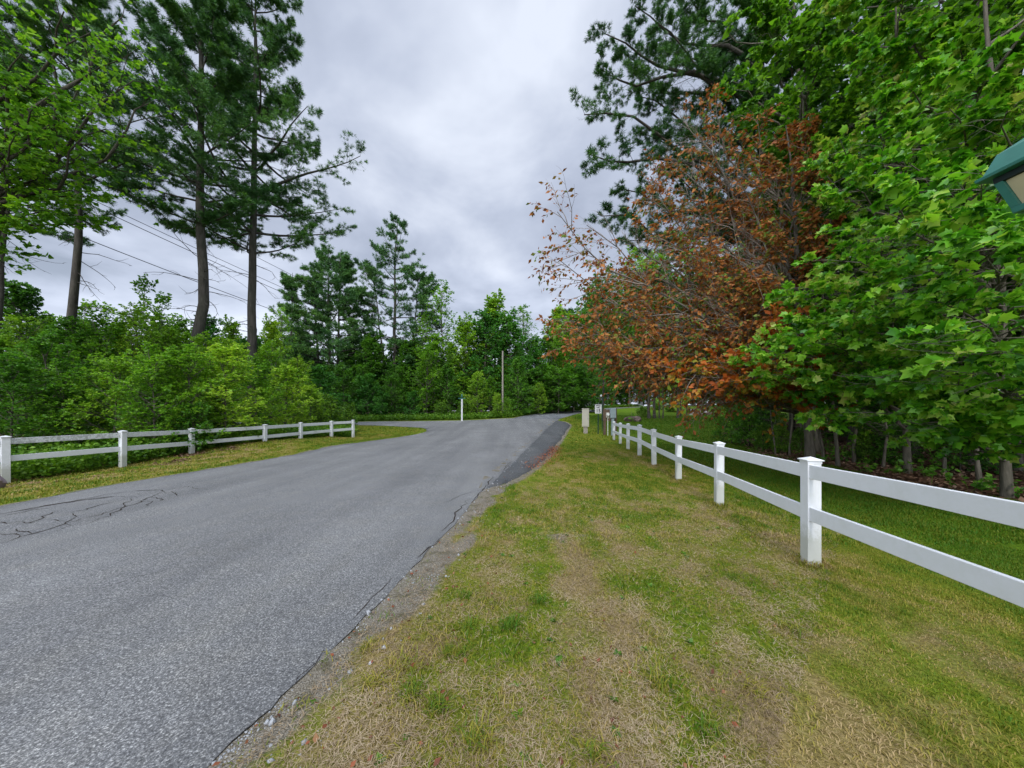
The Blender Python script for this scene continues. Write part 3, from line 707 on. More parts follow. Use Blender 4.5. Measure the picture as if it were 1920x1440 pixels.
# ------------------------------------------------------------------ broadleaf prototypes
def dome(a, p=.5, q=.75): return lambda v: a*(.28+.72*max(0, math.sin(math.pi*(.10+.80*v)**q))**p)
bk = dict(tpl=RH, up=.45, flat=.35, k2=9, r2=.5, k3=5, r3=.5, nl=9, upc=.5, a2=.85, a3=.9, droop=.15)
for i, (s, hh, lr) in enumerate([(31, 17, 3.6), (32, 15, 3.2), (33, 18, 3.0)]):
    proto('broad%d' % i, 'bark_grey', ['leaf_mid', 'leaf_dark', 'leaf_light'][i], tree(s, hh, .18, .12, 52, dome(lr), lambda v: .25+.85*v, size=.235, lean=(.4, 0), **bk))
for i, mm in enumerate(['leaf_blue', 'leaf_dark']):
    TREES['broad%d' % (3+i)] = [(a, b.copy()) for a, b in TREES['broad%d' % i]]
    TREES['broad%d' % (3+i)][-1][1].materials[0] = M[mm]
# airy thin tree: sparse small leaves that let the sky through
proto('airy', 'bark_grey', 'leaf_mid', tree(35, 14, .10, .25, 34, dome(2.4), lambda v: .5+.7*v, size=.17, tpl=RH, up=.3, flat=.3, k2=7, r2=.5, k3=4, r3=.5, nl=3, upc=.5))
# saplings and thicket bushes
sk = dict(tpl=RH, up=.5, flat=.4, upc=.45, a2=.8, a3=.85, droop=.1)
proto('sap0', 'bark_grey', 'leaf_mid', tree(41, 6, .05, .06, 36, dome(1.7), lambda v: .35+.75*v, size=.095, k2=9, r2=.5, k3=6, r3=.5, nl=7, **sk))
proto('sap1', 'bark_grey', 'leaf_light', tree(42, 5, .05, .05, 34, dome(1.6), lambda v: .4+.7*v, size=.09, k2=9, r2=.5, k3=6, r3=.5, nl=7, **sk))
proto('sap2', 'bark_grey', 'leaf_light', tree(43, 8, .06, .15, 36, dome(1.8), lambda v: .5+.6*v, size=.10, k2=8, r2=.5, k3=6, r3=.5, nl=6, extra_trunks=((.5, .2, 6.5, .04, .6, .2),), **sk))
proto('sap3', 'bark_grey', 'leaf_blue', tree(44, 4.5, .05, .03, 34, lambda v: 1.9*(1-v)**.7+.3, lambda v: .15+.8*v, size=.11, k2=9, r2=.45, k3=6, r3=.5, nl=7, **sk))
proto('sap4', 'bark_grey', 'leaf_dark', tree(45, 6, .05, .03, 38, dome(2.0), lambda v: .2+.8*v, size=.12, k2=9, r2=.5, k3=6, r3=.5, nl=7, **sk))
proto('bush0', 'bark_dark', 'leaf_dark', tree(46, 1.9, .03, .02, 26, dome(1.2), lambda v: .2+.9*v, size=.09, k2=7, r2=.5, k3=4, r3=.5, nl=6, **sk))
proto('bush1', 'bark_dark', 'weed', tree(47, 1.5, .02, .02, 24, dome(.9), lambda v: .3+.8*v, size=.08, k2=6, r2=.5, k3=4, r3=.5, nl=6, **sk))
proto('pale', 'bark_dark', 'hosta', tree(48, 1.1, .02, .02, 24, dome(.9), lambda v: .1+.9*v, size=.14, k2=6, r2=.5, k3=4, r3=.5, nl=6, **sk))
proto('whip', 'bark_grey', 'leaf_mid', tree(49, 7, .035, .25, 22, lambda v: 1.2*(1-v)+.35, lambda v: .8+.3*v, size=.12, tpl=RH, up=.3, k2=6, r2=.5, k3=4, r3=.6, nl=3, upc=.6))
proto('youngpine', 'bark_dark', 'weed', tree(50, 3.2, .04, .03, 34, lambda v: 1.1*(1-v)+.15, lambda v: .3+.7*v, size=.16, tpl=NEED, up=.2, flat=.7, k2=5, r2=.4, k3=3, r3=.6, nl=4, upc=.5))
# dark forest interior tree
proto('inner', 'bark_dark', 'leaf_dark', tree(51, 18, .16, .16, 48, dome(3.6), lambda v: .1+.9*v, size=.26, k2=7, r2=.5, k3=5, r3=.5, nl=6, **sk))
proto('yard', 'bark_pine', 'leaf_mid', tree(52, 16, .15, .33, 46, dome(4.4), lambda v: -.05+1.0*v, size=.22, k2=8, r2=.5, k3=5, r3=.5, nl=7, **sk))
TREES['yard2'] = [(a, b.copy()) for a, b in TREES['yard']]; TREES['yard2'][-1][1].materials[0] = M['leaf_dark']
HT = {'broad0': 17, 'broad1': 15, 'broad2': 18, 'broad3': 17, 'broad4': 15, 'airy': 14, 'sap0': 6, 'sap1': 5, 'sap2': 8, 'sap3': 4.5, 'sap4': 6, 'whip': 7, 'bush0': 1.9, 'bush1': 1.5, 'youngpine': 3.2, 'inner': 18, 'yard': 16, 'yard2': 16}
LOOK = {'broad0': 'full mid green broadleaf tree', 'broad1': 'deep green broadleaf tree', 'broad2': 'tall light green broadleaf tree', 'broad3': 'cool green broadleaf tree', 'broad4': 'dark green rounded broadleaf tree',
        'airy': 'thin airy tree', 'sap0': 'mid green leafy sapling', 'sap1': 'bright light green bushy sapling', 'sap2': 'light green two-stemmed sapling',
        'sap3': 'blue-green bushy young tree', 'sap4': 'dark green spreading sapling', 'whip': 'thin wispy sapling with sparse leaves', 'youngpine': 'small yellow-green young pine', 'bush0': 'low dark green bush', 'bush1': 'low green weedy bush'}
KIND = {'airy': 'thin_tree', 'whip': 'wispy_sapling', 'youngpine': 'young_pine', 'bush0': 'bush', 'bush1': 'bush'}
def spot(key, px, ptop, Y, where, group, cat=None, sxy=None, lab=None):
    x = (px-CX)/FOC*Y; z0 = Hs(x, Y); hgt = EYE-(ptop-HY)*Y/FOC-z0; s = hgt/HT[key]
    nm = KIND.get(key, 'sapling' if key.startswith('sap') else 'broadleaf_tree')
    return put(key, nm, lab or (LOOK[key]+' '+where), cat or ('bush' if 'bush' in key else 'tree'), x, Y, random.uniform(0, 6.28), s*(sxy or 1), group, s)

# thicket behind the left fence: front row, middle row, back row
G1 = 'saplings in the front of the thicket behind the left fence'
wf = ['beside the first fence post at the left photo edge', 'behind the first bay of the left fence', 'behind the second post of the left fence', 'behind the second bay of the left fence', 'overhanging the third post of the left fence',
      'right of the third post of the left fence', 'behind the bay before the fourth post of the left fence', 'behind the fourth post of the left fence', 'behind the fifth post of the left fence', 'behind the sixth post of the left fence', 'past the last post of the left fence']
front = [('sap4', 20, 690, 11.0), ('sap0', 120, 700, 11.8), ('sap1', 215, 690, 12.4), ('sap0', 290, 672, 12.4), ('sap0', 352, 672, 13.3), ('sap1', 422, 668, 14.6), ('sap0', 480, 690, 17.4), ('sap1', 535, 700, 19.6), ('sap1', 583, 735, 22), ('bush1', 620, 762, 23.5), ('bush1', 655, 772, 25.5)]
for (k, px, pt, Y), w in zip(front, wf): spot(k, px, pt, Y, w, G1, sxy=1.45 if k.startswith('sap') else None)
G2 = 'saplings in the middle of the left thicket'
for (k, px, pt, Y, w) in [('sap0', -30, 640, 15, 'cut by the left photo edge in the middle of the thicket'), ('sap2', 50, 615, 15.5, 'in the thicket left of the leftmost bare pine trunk'), ('sap4', 125, 640, 16, 'at the foot of the leftmost bare pine trunk'),
        ('sap0', 190, 620, 16.5, 'just right of the leftmost bare pine trunk'), ('sap2', 255, 600, 17.5, 'midway between the leftmost and the crooked pine trunks'), ('sap1', 315, 640, 18, 'left of the foot of the crooked pine trunk'),
        ('sap1', 395, 655, 18.2, 'between the crooked and the straight pine trunks, in front'), ('sap2', 440, 655, 19.5, 'left of the foot of the straight pine trunk'), ('sap0', 510, 665, 21.5, 'right of the foot of the straight pine trunk'),
        ('sap1', 560, 690, 25, 'at the right shoulder of the thicket'), ('sap3', 600, 695, 30, 'in front of the dense pine clump'), ('sap4', 90, 660, 13.4, 'in the shaded heart of the thicket behind the first bay'), ('sap4', 270, 700, 14.8, 'in the dark gap behind the second bay')]: spot(k, px, pt, Y, w, G2, sxy=1.25)
G3 = 'taller trees at the back of the left thicket'
for (k, px, pt, Y, w) in [('broad4', 30, 545, 25, 'rising left of the leftmost bare pine trunk'), ('whip', 160, 565, 22, 'just right of the leftmost bare pine trunk'), ('whip', 205, 572, 23, 'second right of the leftmost bare pine trunk'), ('whip', 262, 525, 23, 'tallest of the wispy tops on the left'),
        ('whip', 308, 552, 24, 'left of the crooked pine trunk against the sky'), ('broad0', 90, 605, 28, 'behind the leftmost pine trunk'), ('broad1', 230, 615, 29, 'behind the wispy saplings'), ('broad4', 300, 615, 30, 'behind the crooked pine trunk, left side'),
        ('broad3', 395, 610, 31, 'between the crooked and straight pine trunks'), ('broad2', 430, 612, 30, 'just left of the straight pine trunk'), ('broad2', 505, 610, 33, 'right of the straight pine trunk'), ('airy', 525, 590, 36, 'left of the feathery short pine'),
        ('broad0', 345, 612, 33, 'seen past the crooked pine trunk'), ('sap3', 470, 640, 27, 'hiding the foot of the straight pine trunk'), ('broad1', 160, 612, 32, 'far back right of the leftmost pine')]: spot(k, px, pt, Y, w, G3)
for k_, px, Y, s_, w in [('bush0', 330, 12.75, .6, 'low dark bush crowding the fence left of its third post'), ('bush0', 364, 12.95, .75, 'dark bush swallowing the third post of the left fence')]:
    put(k_, 'bush', w, 'bush', (px-CX)/FOC*Y, Y, px, s_, 'bushes growing through the left fence')
for (px, Y, w) in [(170, 12.6, 'behind the first bay of the left fence'), (128, 12.2, 'left of another young pine behind the first bay'), (395, 14.6, 'behind the fence right of the third post'), (598, 26.5, 'behind the last bays of the left fence')]:
    spot('youngpine', px, HY-30, Y, w, 'young pines behind the left fence')

# junction tree line
G4 = 'trees of the wood beyond the junction'
for (k, px, pt, Y, w) in [('broad4', 560, 640, 52, 'left of the dense pine clump, half hidden'), ('broad1', 655, 655, 52, 'between the two big junction pines, left side'), ('broad1', 700, 640, 50, 'between the two big junction pines, right side'),
        ('broad4', 770, 650, 50, 'at the foot of the tallest junction pine'), ('airy', 795, 600, 50, 'right beside the tallest junction pine'), ('airy', 832, 548, 51, 'standing above the wood left of the street name post'),
        ('broad0', 815, 640, 48, 'above the street name post, left side'), ('broad2', 868, 612, 49, 'above the street name post'), ('broad3', 905, 600, 50, 'left of the bare utility pole'), ('broad2', 930, 567, 52, 'pointed, highest just left of the bare utility pole'),
        ('broad3', 958, 605, 51, 'behind the bare utility pole'), ('airy', 978, 585, 54, 'right of the bare utility pole against the sky'), ('broad3', 1003, 645, 54, 'where the skyline dips at the road bend'), ('broad0', 1030, 632, 60, 'left of the road bend'),
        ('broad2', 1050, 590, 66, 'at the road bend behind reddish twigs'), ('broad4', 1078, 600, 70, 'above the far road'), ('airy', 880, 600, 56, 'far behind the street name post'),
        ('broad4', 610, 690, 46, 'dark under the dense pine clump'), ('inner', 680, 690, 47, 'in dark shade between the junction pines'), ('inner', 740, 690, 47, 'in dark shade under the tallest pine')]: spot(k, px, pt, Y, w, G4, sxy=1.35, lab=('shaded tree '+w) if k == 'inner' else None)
G5 = 'bushes and low trees along the far verge of the side road'
for (k, px, pt, Y, w) in [('sap3', 598, 690, 42, 'at the left end of the far verge'), ('sap4', 645, 700, 43, 'under the dense pine clump at the verge'), ('sap3', 690, 705, 43, 'right of the dense pine clump at the verge'), ('sap4', 735, 715, 43, 'under the tallest pine at the verge'),
        ('sap3', 715, 735, 41.5, 'small, at the verge below the tallest pine'), ('sap0', 800, 665, 43.5, 'left of the street name post'), ('sap4', 840, 700, 44, 'directly behind the street name post'), ('sap1', 895, 708, 42.5, 'round, between street name post and utility pole'),
        ('sap0', 918, 715, 43.5, 'at the foot of the utility pole'), ('sap4', 972, 690, 45, 'right of the utility pole'), ('sap1', 1010, 725, 47, 'at the left bank of the far road'), ('sap4', 1035, 715, 51, 'over the left bank of the far road'), ('sap4', 1060, 700, 58, 'farther along the far road bank'),
        ('sap3', 775, 735, 42, 'low, midway between tallest pine and street name post'), ('sap1', 933, 742, 40.9, 'hiding the foot of the utility pole, in front'), ('sap0', 950, 748, 40.9, 'low, right in front of the utility pole foot'), ('bush1', 870, 758, 41, 'behind the street name post'), ('bush1', 830, 760, 41, 'left of the street name post')]: spot(k, px, pt, Y, w, G5, sxy=1.25)
GH = 'trees in the depth of the wood, hidden behind the front trees'
Rf = np.random.default_rng(99)
for i in range(26):
    Y = 60+Rf.uniform(-3, 8); px = 250+i*33
    spot(['broad4', 'broad1', 'inner'][i % 3], px, 650+Rf.uniform(-10, 20) if px < 1000 else 640, Y, '', GH, lab='tree deep in the wood behind the front trees')
for i in range(24):
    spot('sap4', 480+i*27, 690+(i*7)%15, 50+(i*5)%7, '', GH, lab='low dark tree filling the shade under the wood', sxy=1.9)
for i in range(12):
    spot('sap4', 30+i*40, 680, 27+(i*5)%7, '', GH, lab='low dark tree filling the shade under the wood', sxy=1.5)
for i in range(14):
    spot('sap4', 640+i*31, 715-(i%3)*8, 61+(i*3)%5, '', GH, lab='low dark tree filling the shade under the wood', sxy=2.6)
# trees past the lawn and along the far road on the right
G6 = 'trees beyond the lawn and the far road'
for j, (k, px, pt, Y) in enumerate([('broad1', 1095, 590, 84), ('broad0', 1125, 560, 88), ('broad4', 1150, 570, 92), ('broad3', 1180, 560, 90), ('inner', 1205, 560, 95), ('broad1', 1235, 540, 90), ('broad2', 1265, 540, 86), ('broad4', 1300, 520, 78), ('broad0', 1335, 520, 72), ('broad1', 1370, 500, 66), ('broad4', 1405, 480, 58),
        ('broad1', 1390, 600, 50), ('broad4', 1430, 560, 42), ('inner', 1110, 640, 96), ('inner', 1165, 640, 100), ('sap4', 1105, 715, 82), ('sap4', 1140, 712, 86), ('sap4', 1170, 715, 92), ('sap4', 1200, 718, 96), ('sap0', 1240, 730, 84), ('sap1', 1285, 725, 76), ('sap0', 1322, 725, 70), ('sap4', 1355, 715, 60)]):
    spot(k, px, pt, Y, '', G6, lab='green tree in the row beyond the lawn and far road')
G7 = 'trees standing on the mown lawn'
for k, px, py, Y, s, rz, lab in [('yard', 1217, 785, 36, 1.0, 0, 'thickest grey trunk at the left of the clump on the lawn'), ('yard2', 1227.5, 784, 36.6, .95, 1, 'dark trunk second from the left in the lawn clump'), ('sap', 0, 0, 0, 0, 0, ''),
        ('yard2', 1270.5, 784, 38, .85, 3, 'single dark trunk standing alone right of the lawn clump'), ('yard', 1276, 780, 43, .6, 4, 'thin trunk half hidden behind the single dark trunk'), ('yard', 1287.5, 779, 45, .55, 5, 'short thin trunk left of the white rocks'),
        ('yard2', 1131, 781, 33, .8, 2, 'dark tree on the verge behind the speed limit sign')]:
    if k == 'sap': continue
    put(k, 'lawn_tree', lab, 'tree', (px-CX)/FOC*Y, Y, rz, s, G7, s*1.0)
for px, rz, lab in [(1236, 2.2, 'slim leaning trunk third in the lawn clump'), (1243, 3.9, 'slim trunk at the right end of the lawn clump')]:
    x = (px-CX)/FOC*36.6; o = put('yard', 'lawn_tree', lab, 'tree', x, 36.6, rz, .42, G7, .75)
for px, pb, Y, s, lab in [(1205, 779, 42, .85, 'pale yellow-green mound of foliage on the lawn left of the trunk clump'), (1266, 770, 52, 1.6, 'pale yellow-green shrub behind the single dark trunk'), (1232, 768, 56, 1.3, 'pale shrub glimpsed between the lawn clump trunks')]:
    put('pale', 'ornamental_bush', lab, 'bush', (px-CX)/FOC*Y, Y, px, s, 'pale ornamental bushes on the lawn', s*.9)

# broad maple arching in at the top left
lt = np.array([-21.5, 13.5, Hs(-21.5, 13.5)])
exl = []
for (px, py, Y, z0) in [(60, 380, 13, 8.5), (170, 60, 13.5, 12), (250, 150, 15, 10.5), (200, 240, 14, 10), (40, 100, 12, 12), (120, 20, 12, 13), (30, 250, 12, 10), (230, 30, 15, 12), (90, 180, 12.5, 11), (60, 330, 14, 9), (150, 160, 15, 10), (285, 190, 16.5, 9.5), (20, 420, 13, 8)]:
    exl.append((np.array([0, 0, z0*.8]), W(px, py, Y)-lt, .8))
proto('mapleL', 'bark_dark', 'leaf_mid', tree(61, 17, .26, .5, 16, lambda v: 4.5*(1-v*.5), lambda v: .3+.7*v, size=.16, tpl=MAPLO, up=.6, flat=.75, k2=11, r2=.36, k3=6, r3=.5, nl=6, upc=.3, explicit=exl, azb=(0, .5), prim_r=.3))
put('mapleL', 'maple_tree', 'bright green broadleaf tree reaching into the top left corner', 'tree', lt[0], lt[1])

# ------------------------------------------------------------------ right hand woods
# near maples with lobed leaves
mk = dict(tpl=MAPLE, size=.108, clump=.44, up=.42, flat=.8, k2=13, r2=.32, k3=6, r3=.55, nl=9, a2=.8, a3=.8, upc=.15, droop=.22, sv=.34, wig2=.08)
def maple(key, seed, x, y, Hh, r, targets, n1, lr, lean, **kw):
    b = np.array([x, y, Hs(x, y)]); ex = []
    a_ = dict(mk); a_.update(kw)
    for px, py, Y in targets:
        e = W(px, py, Y)-b; L = np.linalg.norm(e[:2]); zs = max(.7, min(Hh*.85, e[2]-L*.28)); f = zs/Hh
        ex.append((np.array([lean[0]*f, lean[1]*f, zs]), e, L*.10))
    return tree(seed, Hh, r, .22, n1, lr, lambda v: .15+.8*v, explicit=ex, lean=lean, **a_)
tA = [(1640, 700, 5.6), (1700, 785, 5.4), (1620, 770, 6.0), (1800, 700, 4.7), (1760, 760, 5.2), (1720, 620, 5.2), (1780, 560, 4.6), (1740, 480, 4.9), (1780, 400, 4.5), (1850, 480, 4.1), (1900, 570, 3.5), (1840, 650, 4.1), (1900, 300, 4.1),
      (1700, 300, 5.3), (1780, 200, 5.2), (1850, 110, 4.9), (1700, 160, 5.8), (1840, 330, 4.4), (1640, 380, 5.6), (1880, 420, 4.0), (1900, 700, 4.3), (1680, 430, 5.4), (1740, 330, 5.0), (1890, 200, 4.5), (1860, 770, 5.0)]
tB = [(1425, 650, 7.2), (1500, 535, 7.0), (1560, 600, 6.6), (1480, 610, 7.2), (1450, 690, 7.4), (1540, 775, 7.4), (1580, 700, 6.6), (1600, 480, 6.4), (1575, 260, 7.2), (1625, 110, 7.6), (1590, 340, 7.0), (1640, 560, 6.2), (1550, 640, 6.6),
      (1700, 60, 7.0), (1660, 240, 6.8), (1520, 700, 7.6), (1640, 200, 7.2), (1610, 420, 6.6), (1680, 660, 6.4)]
proto('mapleA', 'bark_grey', 'maple', maple('a', 71, 9.15, 6.3, 12, .066, tA, 14, lambda v: 3.2*(1-v*.6), (-.8, -.2)))
proto('mapleB', 'bark_grey', 'maple', maple('b', 72, 10.1, 8.7, 14, .07, tB, 14, lambda v: 3.2*(1-v*.6), (-.7, -.4)))
put('mapleA', 'maple_tree', 'near maple with large bright lobed leaves over the right end of the white fence', 'tree', 9.15, 6.3)
put('mapleB', 'maple_tree', 'maple whose lowest bough of bright leaves points left over the white fence', 'tree', 10.1, 8.7)
tC = [(1365, 60, 12), (1370, 150, 12), (1400, 200, 12), (1440, 60, 12), (1460, 260, 12), (1500, 160, 11), (1520, 300, 11.5), (1480, 400, 12), (1420, 330, 12.5), (1540, 60, 11), (1560, 420, 11.5), (1390, 400, 13), (1410, 10, 13), (1580, 180, 11), (1440, 470, 12.5), (1500, 40, 12)]
proto('mapleC', 'bark_grey', 'leaf_mid', maple('c', 73, 11.8, 13.2, 19, .17, tC, 22, lambda v: 3.4*(1-v*.6), (-.6, 0), tpl=MAPLO, size=.15, nl=8))
put('mapleC', 'maple_tree', 'tall green tree rising behind the browned tree at top right', 'tree', 11.8, 13.2)
tD = [(1900, 40, 7), (1850, 20, 8), (1760, 20, 8.5), (1640, 30, 9), (1580, 20, 9.5), (1700, 120, 8.5), (1800, 90, 8)]
proto('mapleD', 'bark_grey', 'leaf_mid', maple('d', 74, 13.0, 9.5, 19, .17, tD, 30, lambda v: 4.0*(1-v*.5), (-.6, -.4), tpl=MAPLO, size=.15, nl=8))
put('mapleD', 'maple_tree', 'tall tree behind the near maples filling the top right corner', 'tree', 13.0, 9.5)

# browned beech-like tree
bb = np.array([9.2, 10.5, Hs(9.2, 10.5)])
def ex_from(b, L): return [(np.array(a, float), W(px, py, Y)-b, s_) for a, px, py, Y, s_ in L]
eb = ex_from(bb, [((-.2, 0, 2.0), 1045, 395, 9.5, -.9), ((-.1, 0, 2.4), 1042, 480, 9.8, -.9), ((-.2, 0, 1.9), 1050, 590, 9.8, -.5), ((-.2, 0, 1.7), 1060, 640, 10, -.2), ((-.2, 0, 1.6), 1110, 662, 9.8, 0), ((-.2, 0, 1.6), 1160, 668, 9.2, .1),
     ((-.3, 0, 3.0), 1100, 420, 10.2, -.8), ((-.3, 0, 3.2), 1180, 450, 10.4, -.6), ((-.3, 0, 2.6), 1130, 560, 9.6, -.3), ((-.3, 0, 3.8), 1215, 370, 10.8, -.6), ((-.3, 0, 4.6), 1245, 290, 11, -.5), ((-.3, 0, 5.2), 1275, 215, 11.4, -.4), ((-.3, 0, 5.6), 1340, 190, 11.4, -.3),
     ((-.3, 0, 4.2), 1260, 330, 10.5, -.4), ((-.3, 0, 3.6), 1280, 430, 9.8, -.3), ((-.3, 0, 3.0), 1240, 520, 9.5, -.2), ((-.3, 0, 2.4), 1210, 610, 9.4, 0), ((-.3, 0, 2.2), 1290, 640, 9.0, .1), ((-.3, 0, 2.8), 1340, 560, 8.8, 0), ((-.3, 0, 4.6), 1380, 330, 10, -.2), ((-.3, 0, 4.2), 1430, 440, 9, 0),
     ((-.3, 0, 3.2), 1400, 500, 8.8, 0), ((-.3, 0, 2.6), 1430, 600, 9.0, 0), ((-.3, 0, 5.4), 1420, 220, 10.5, 0), ((-.3, 0, 3.4), 1180, 500, 10.8, -.3), ((-.3, 0, 2.6), 1100, 630, 10.6, -.3), ((-.2, 0, 4.8), 1500, 250, 10, 0), ((-.2, 0, 4.8), 1520, 400, 9.6, 0), ((-.2, 0, 2.9), 1340, 650, 9.6, .1), ((-.3, 0, 3.5), 1230, 440, 9.6, 0), ((-.3, 0, 4), 1310, 260, 11.2, 0), ((-.3, 0, 3.6), 1330, 480, 10.4, 0), ((-.3, 0, 2.6), 1180, 570, 10.6, 0), ((-.3, 0, 2.4), 1140, 640, 9.4, 0), ((-.3, 0, 3), 1290, 580, 10.6, 0), ((-.3, 0, 5), 1360, 400, 11.4, 0), ((-.2, 0, 2.4), 1250, 655, 10.2, 0), ((-.2, 0, 3), 1480, 500, 11, 0), ((-.2, 0, 2.6), 1400, 570, 11, 0), ((-.2, 0, 3.4), 1220, 330, 11.6, 0), ((-.2, 0, 2.2), 1080, 640, 9.2, -.1), ((-.2, 0, 2.2), 1190, 660, 9.8, 0)])
gb = tree(81, 10.5, .12, .35, 12, lambda v: 2.4*(1-v*.6), lambda v: .6, size=.110, tpl=LONG, up=.15, flat=.35, sv=.35, clump=.40, k2=33, r2=.25, k3=7, r3=.5, nl=5, a2=.6, a3=.6, droop=.45, explicit=eb, lean=(-.9, 0), twig=True, leaf_t=(.1, 1.), upc=.5, prim_r=.2, wig2=.13)
eo = ex_from(bb, [((-.2, 0, 1.6), 1240, 685, 8.8, .2), ((-.2, 0, 1.7), 1300, 700, 8.2, .2), ((-.2, 0, 1.8), 1350, 685, 8.4, .2), ((-.2, 0, 1.6), 1400, 705, 8.0, .2), ((-.2, 0, 1.9), 1450, 700, 8.2, .2), ((-.2, 0, 1.5), 1500, 715, 8.4, .2), ((-.2, 0, 2.2), 1460, 600, 8.4, .1), ((-.2, 0, 2.0), 1560, 690, 8.2, .2), ((-.2, 0, 2.0), 1400, 640, 8.4, .1)])
go = tree(82, 3.4, .05, .3, 4, lambda v: .8, lambda v: .3, size=.13, tpl=RH, up=.3, flat=.5, k2=15, r2=.32, k3=6, r3=.5, nl=6, a2=.7, a3=.7, droop=.2, explicit=eo, leaf_t=(.1, 1.), upc=.3, prim_r=.2)
TREES['brown'] = [('trunk', gb[0].mesh('brown_trunk', M['bark_grey'], True)), ('twigs', gb[1].mesh('brown_twigs', M['bark_twig'], True)), ('crown', gb[2].mesh('brown_crown', M['brown'])),
                  ('lower_limbs', go[0].mesh('brown_lower_limbs', M['bark_twig'], True)), ('lower_crown', go[2].mesh('brown_lower_crown', M['orange']))]
put('brown', 'browned_tree', 'tree with dead rust-brown hanging leaves leaning out left over the white fence', 'tree', bb[0], bb[1])

# big pine behind it with boughs against the sky
bp = np.array([(1440-CX)/FOC*17, 17, 0]); bp[2] = Hs(bp[0], 17)
ep = ex_from(bp, [((0, 0, z), px, py, Y, s_) for z, px, py, Y, s_ in [(17.5, 1130, 60, 16, -.8), (16, 1125, 128, 15.5, .6), (13.6, 1095, 214, 16, .4), (12, 1105, 288, 15.5, .6), (9.5, 1128, 404, 16, .4), (10.4, 1160, 352, 17, .3), (18.5, 1190, 10, 16, -.5), (15.5, 1230, 40, 15, 0), (14, 1200, 180, 17, .2), (17, 1260, 90, 18, 0), (12.5, 1210, 250, 17, 0), (8.5, 1180, 450, 17, .2), (19, 1270, -20, 16, 0), (11, 1250, 320, 18, 0), (6.5, 1220, 520, 18, 0), (15, 1170, 100, 17.5, .2)]])
proto('pineR', 'bark_pine', 'pine', tree(83, 24, .3, .3, 30, lambda v: 4.5*(1-v)+1, lambda v: .1+.5*v, explicit=ep, **dict(pk, k2=24, r2=.2, nl=8, k3=8, flat=.7, clump=.3, size=.19)))
put('pineR', 'pine_tree', 'big pine behind the browned tree with dark boughs pointing left into the sky', 'tree', bp[0], bp[1])

# interior of the right wood
G8 = 'trees in the depth of the right wood'
for i, (x, y, k, s) in enumerate([(12, 3, 'inner', .8), (14, 6.5, 'inner', 1), (13.5, 11.5, 'inner', .9), (17, 9, 'inner', 1), (15, 15, 'inner', 1), (17.5, 13, 'broad4', 1), (16, 19.5, 'inner', .9), (19, 22, 'broad1', 1.1), (20, 5, 'broad4', 1.1), (21, 17, 'inner', 1.1), (14.5, .5, 'broad4', 1), (25, 11, 'inner', 1.2), (24, 26, 'inner', 1), (28, 20, 'broad4', 1.2), (20.5, 27.5, 'broad1', .9), (27, 31, 'broad0', 1), (31, 37, 'broad4', 1), (11.2, 1, 'inner', .7), (36, 30, 'inner', 1.2), (18, 25, 'broad4', .75)]):
    put(k, 'broadleaf_tree', 'shaded tree in the depth of the wood on the right', 'tree', x, y, i*1.7, s, G8)
# trunks and dead saplings along the wood's edge
def stem(seed, x, y, hh, r, lx, label):
    R = np.random.default_rng(seed); o = thing('bare_sapling', label, 'tree', (x, y, Hs(x, y)-.05), 0, 'thin bare stems along the edge of the right wood')
    g = Geo(); p = trunk_path(R, hh, (lx, R.uniform(-.3, .3)), 10, .03); add_trunk(g, p, r, 6)
    u = R.uniform(.15, .95, 12); q, d = sample(p[None], u[None]); az = R.uniform(0, 6.28, 12)
    b = grow(R, q[0], np.c_[np.cos(az), np.sin(az), R.normal(.2, .3, 12)], R.uniform(.4, 1.4, 12), 5, -.1, .2)
    g.add(*tubes(b, np.linspace(.010, .004, 6)[None]*np.ones((12, 1)), 3))
    q, D, t = kids(R, b, 4, .2, 1, .7); b2 = grow(R, q, D, R.uniform(.2, .6, len(q)), 3, 0, .2)
    g.add(*tubes(b2, np.linspace(.005, .002, 4)[None]*np.ones((len(b2), 1)), 3)); link('trunk', g.mesh('stem', M['bark_grey'], True), o)
for i, (px, Y, hh, r, lx, lab) in enumerate([(1572, 10.0, 6, .05, -.3, 'thin bare stem just right of the browned tree trunk'), (1602, 10.4, 6, .045, .2, 'pair-mate bare stem second right of the browned tree trunk'), (1545, 10.8, 5, .04, -.6, 'bare stem touching the browned tree trunk on its right'),
        (1480, 12.4, 4.5, .035, .4, 'crooked bare stem left of the browned tree trunk'), (1455, 13, 4.5, .03, -.4, 'leaning bare stem farther left of the browned tree trunk'), (1840, 7.2, 5.5, .045, -.3, 'thin bare stem left of the rightmost maple trunk'),
        (1655, 9.6, 5, .035, .3, 'thin bare stem left of the second maple trunk'), (1770, 8.4, 5, .035, -.2, 'thin bare stem right of the second maple trunk'), (1910, 8.5, 6, .07, .2, 'stem behind the rightmost maple trunk'), (1500, 13.5, 5, .04, .1, 'dim bare stem behind the browned tree')]):
    stem(300+i, (px-CX)/FOC*Y, Y, hh, r, lx, lab)
G9 = 'undergrowth bushes along the right wood edge'
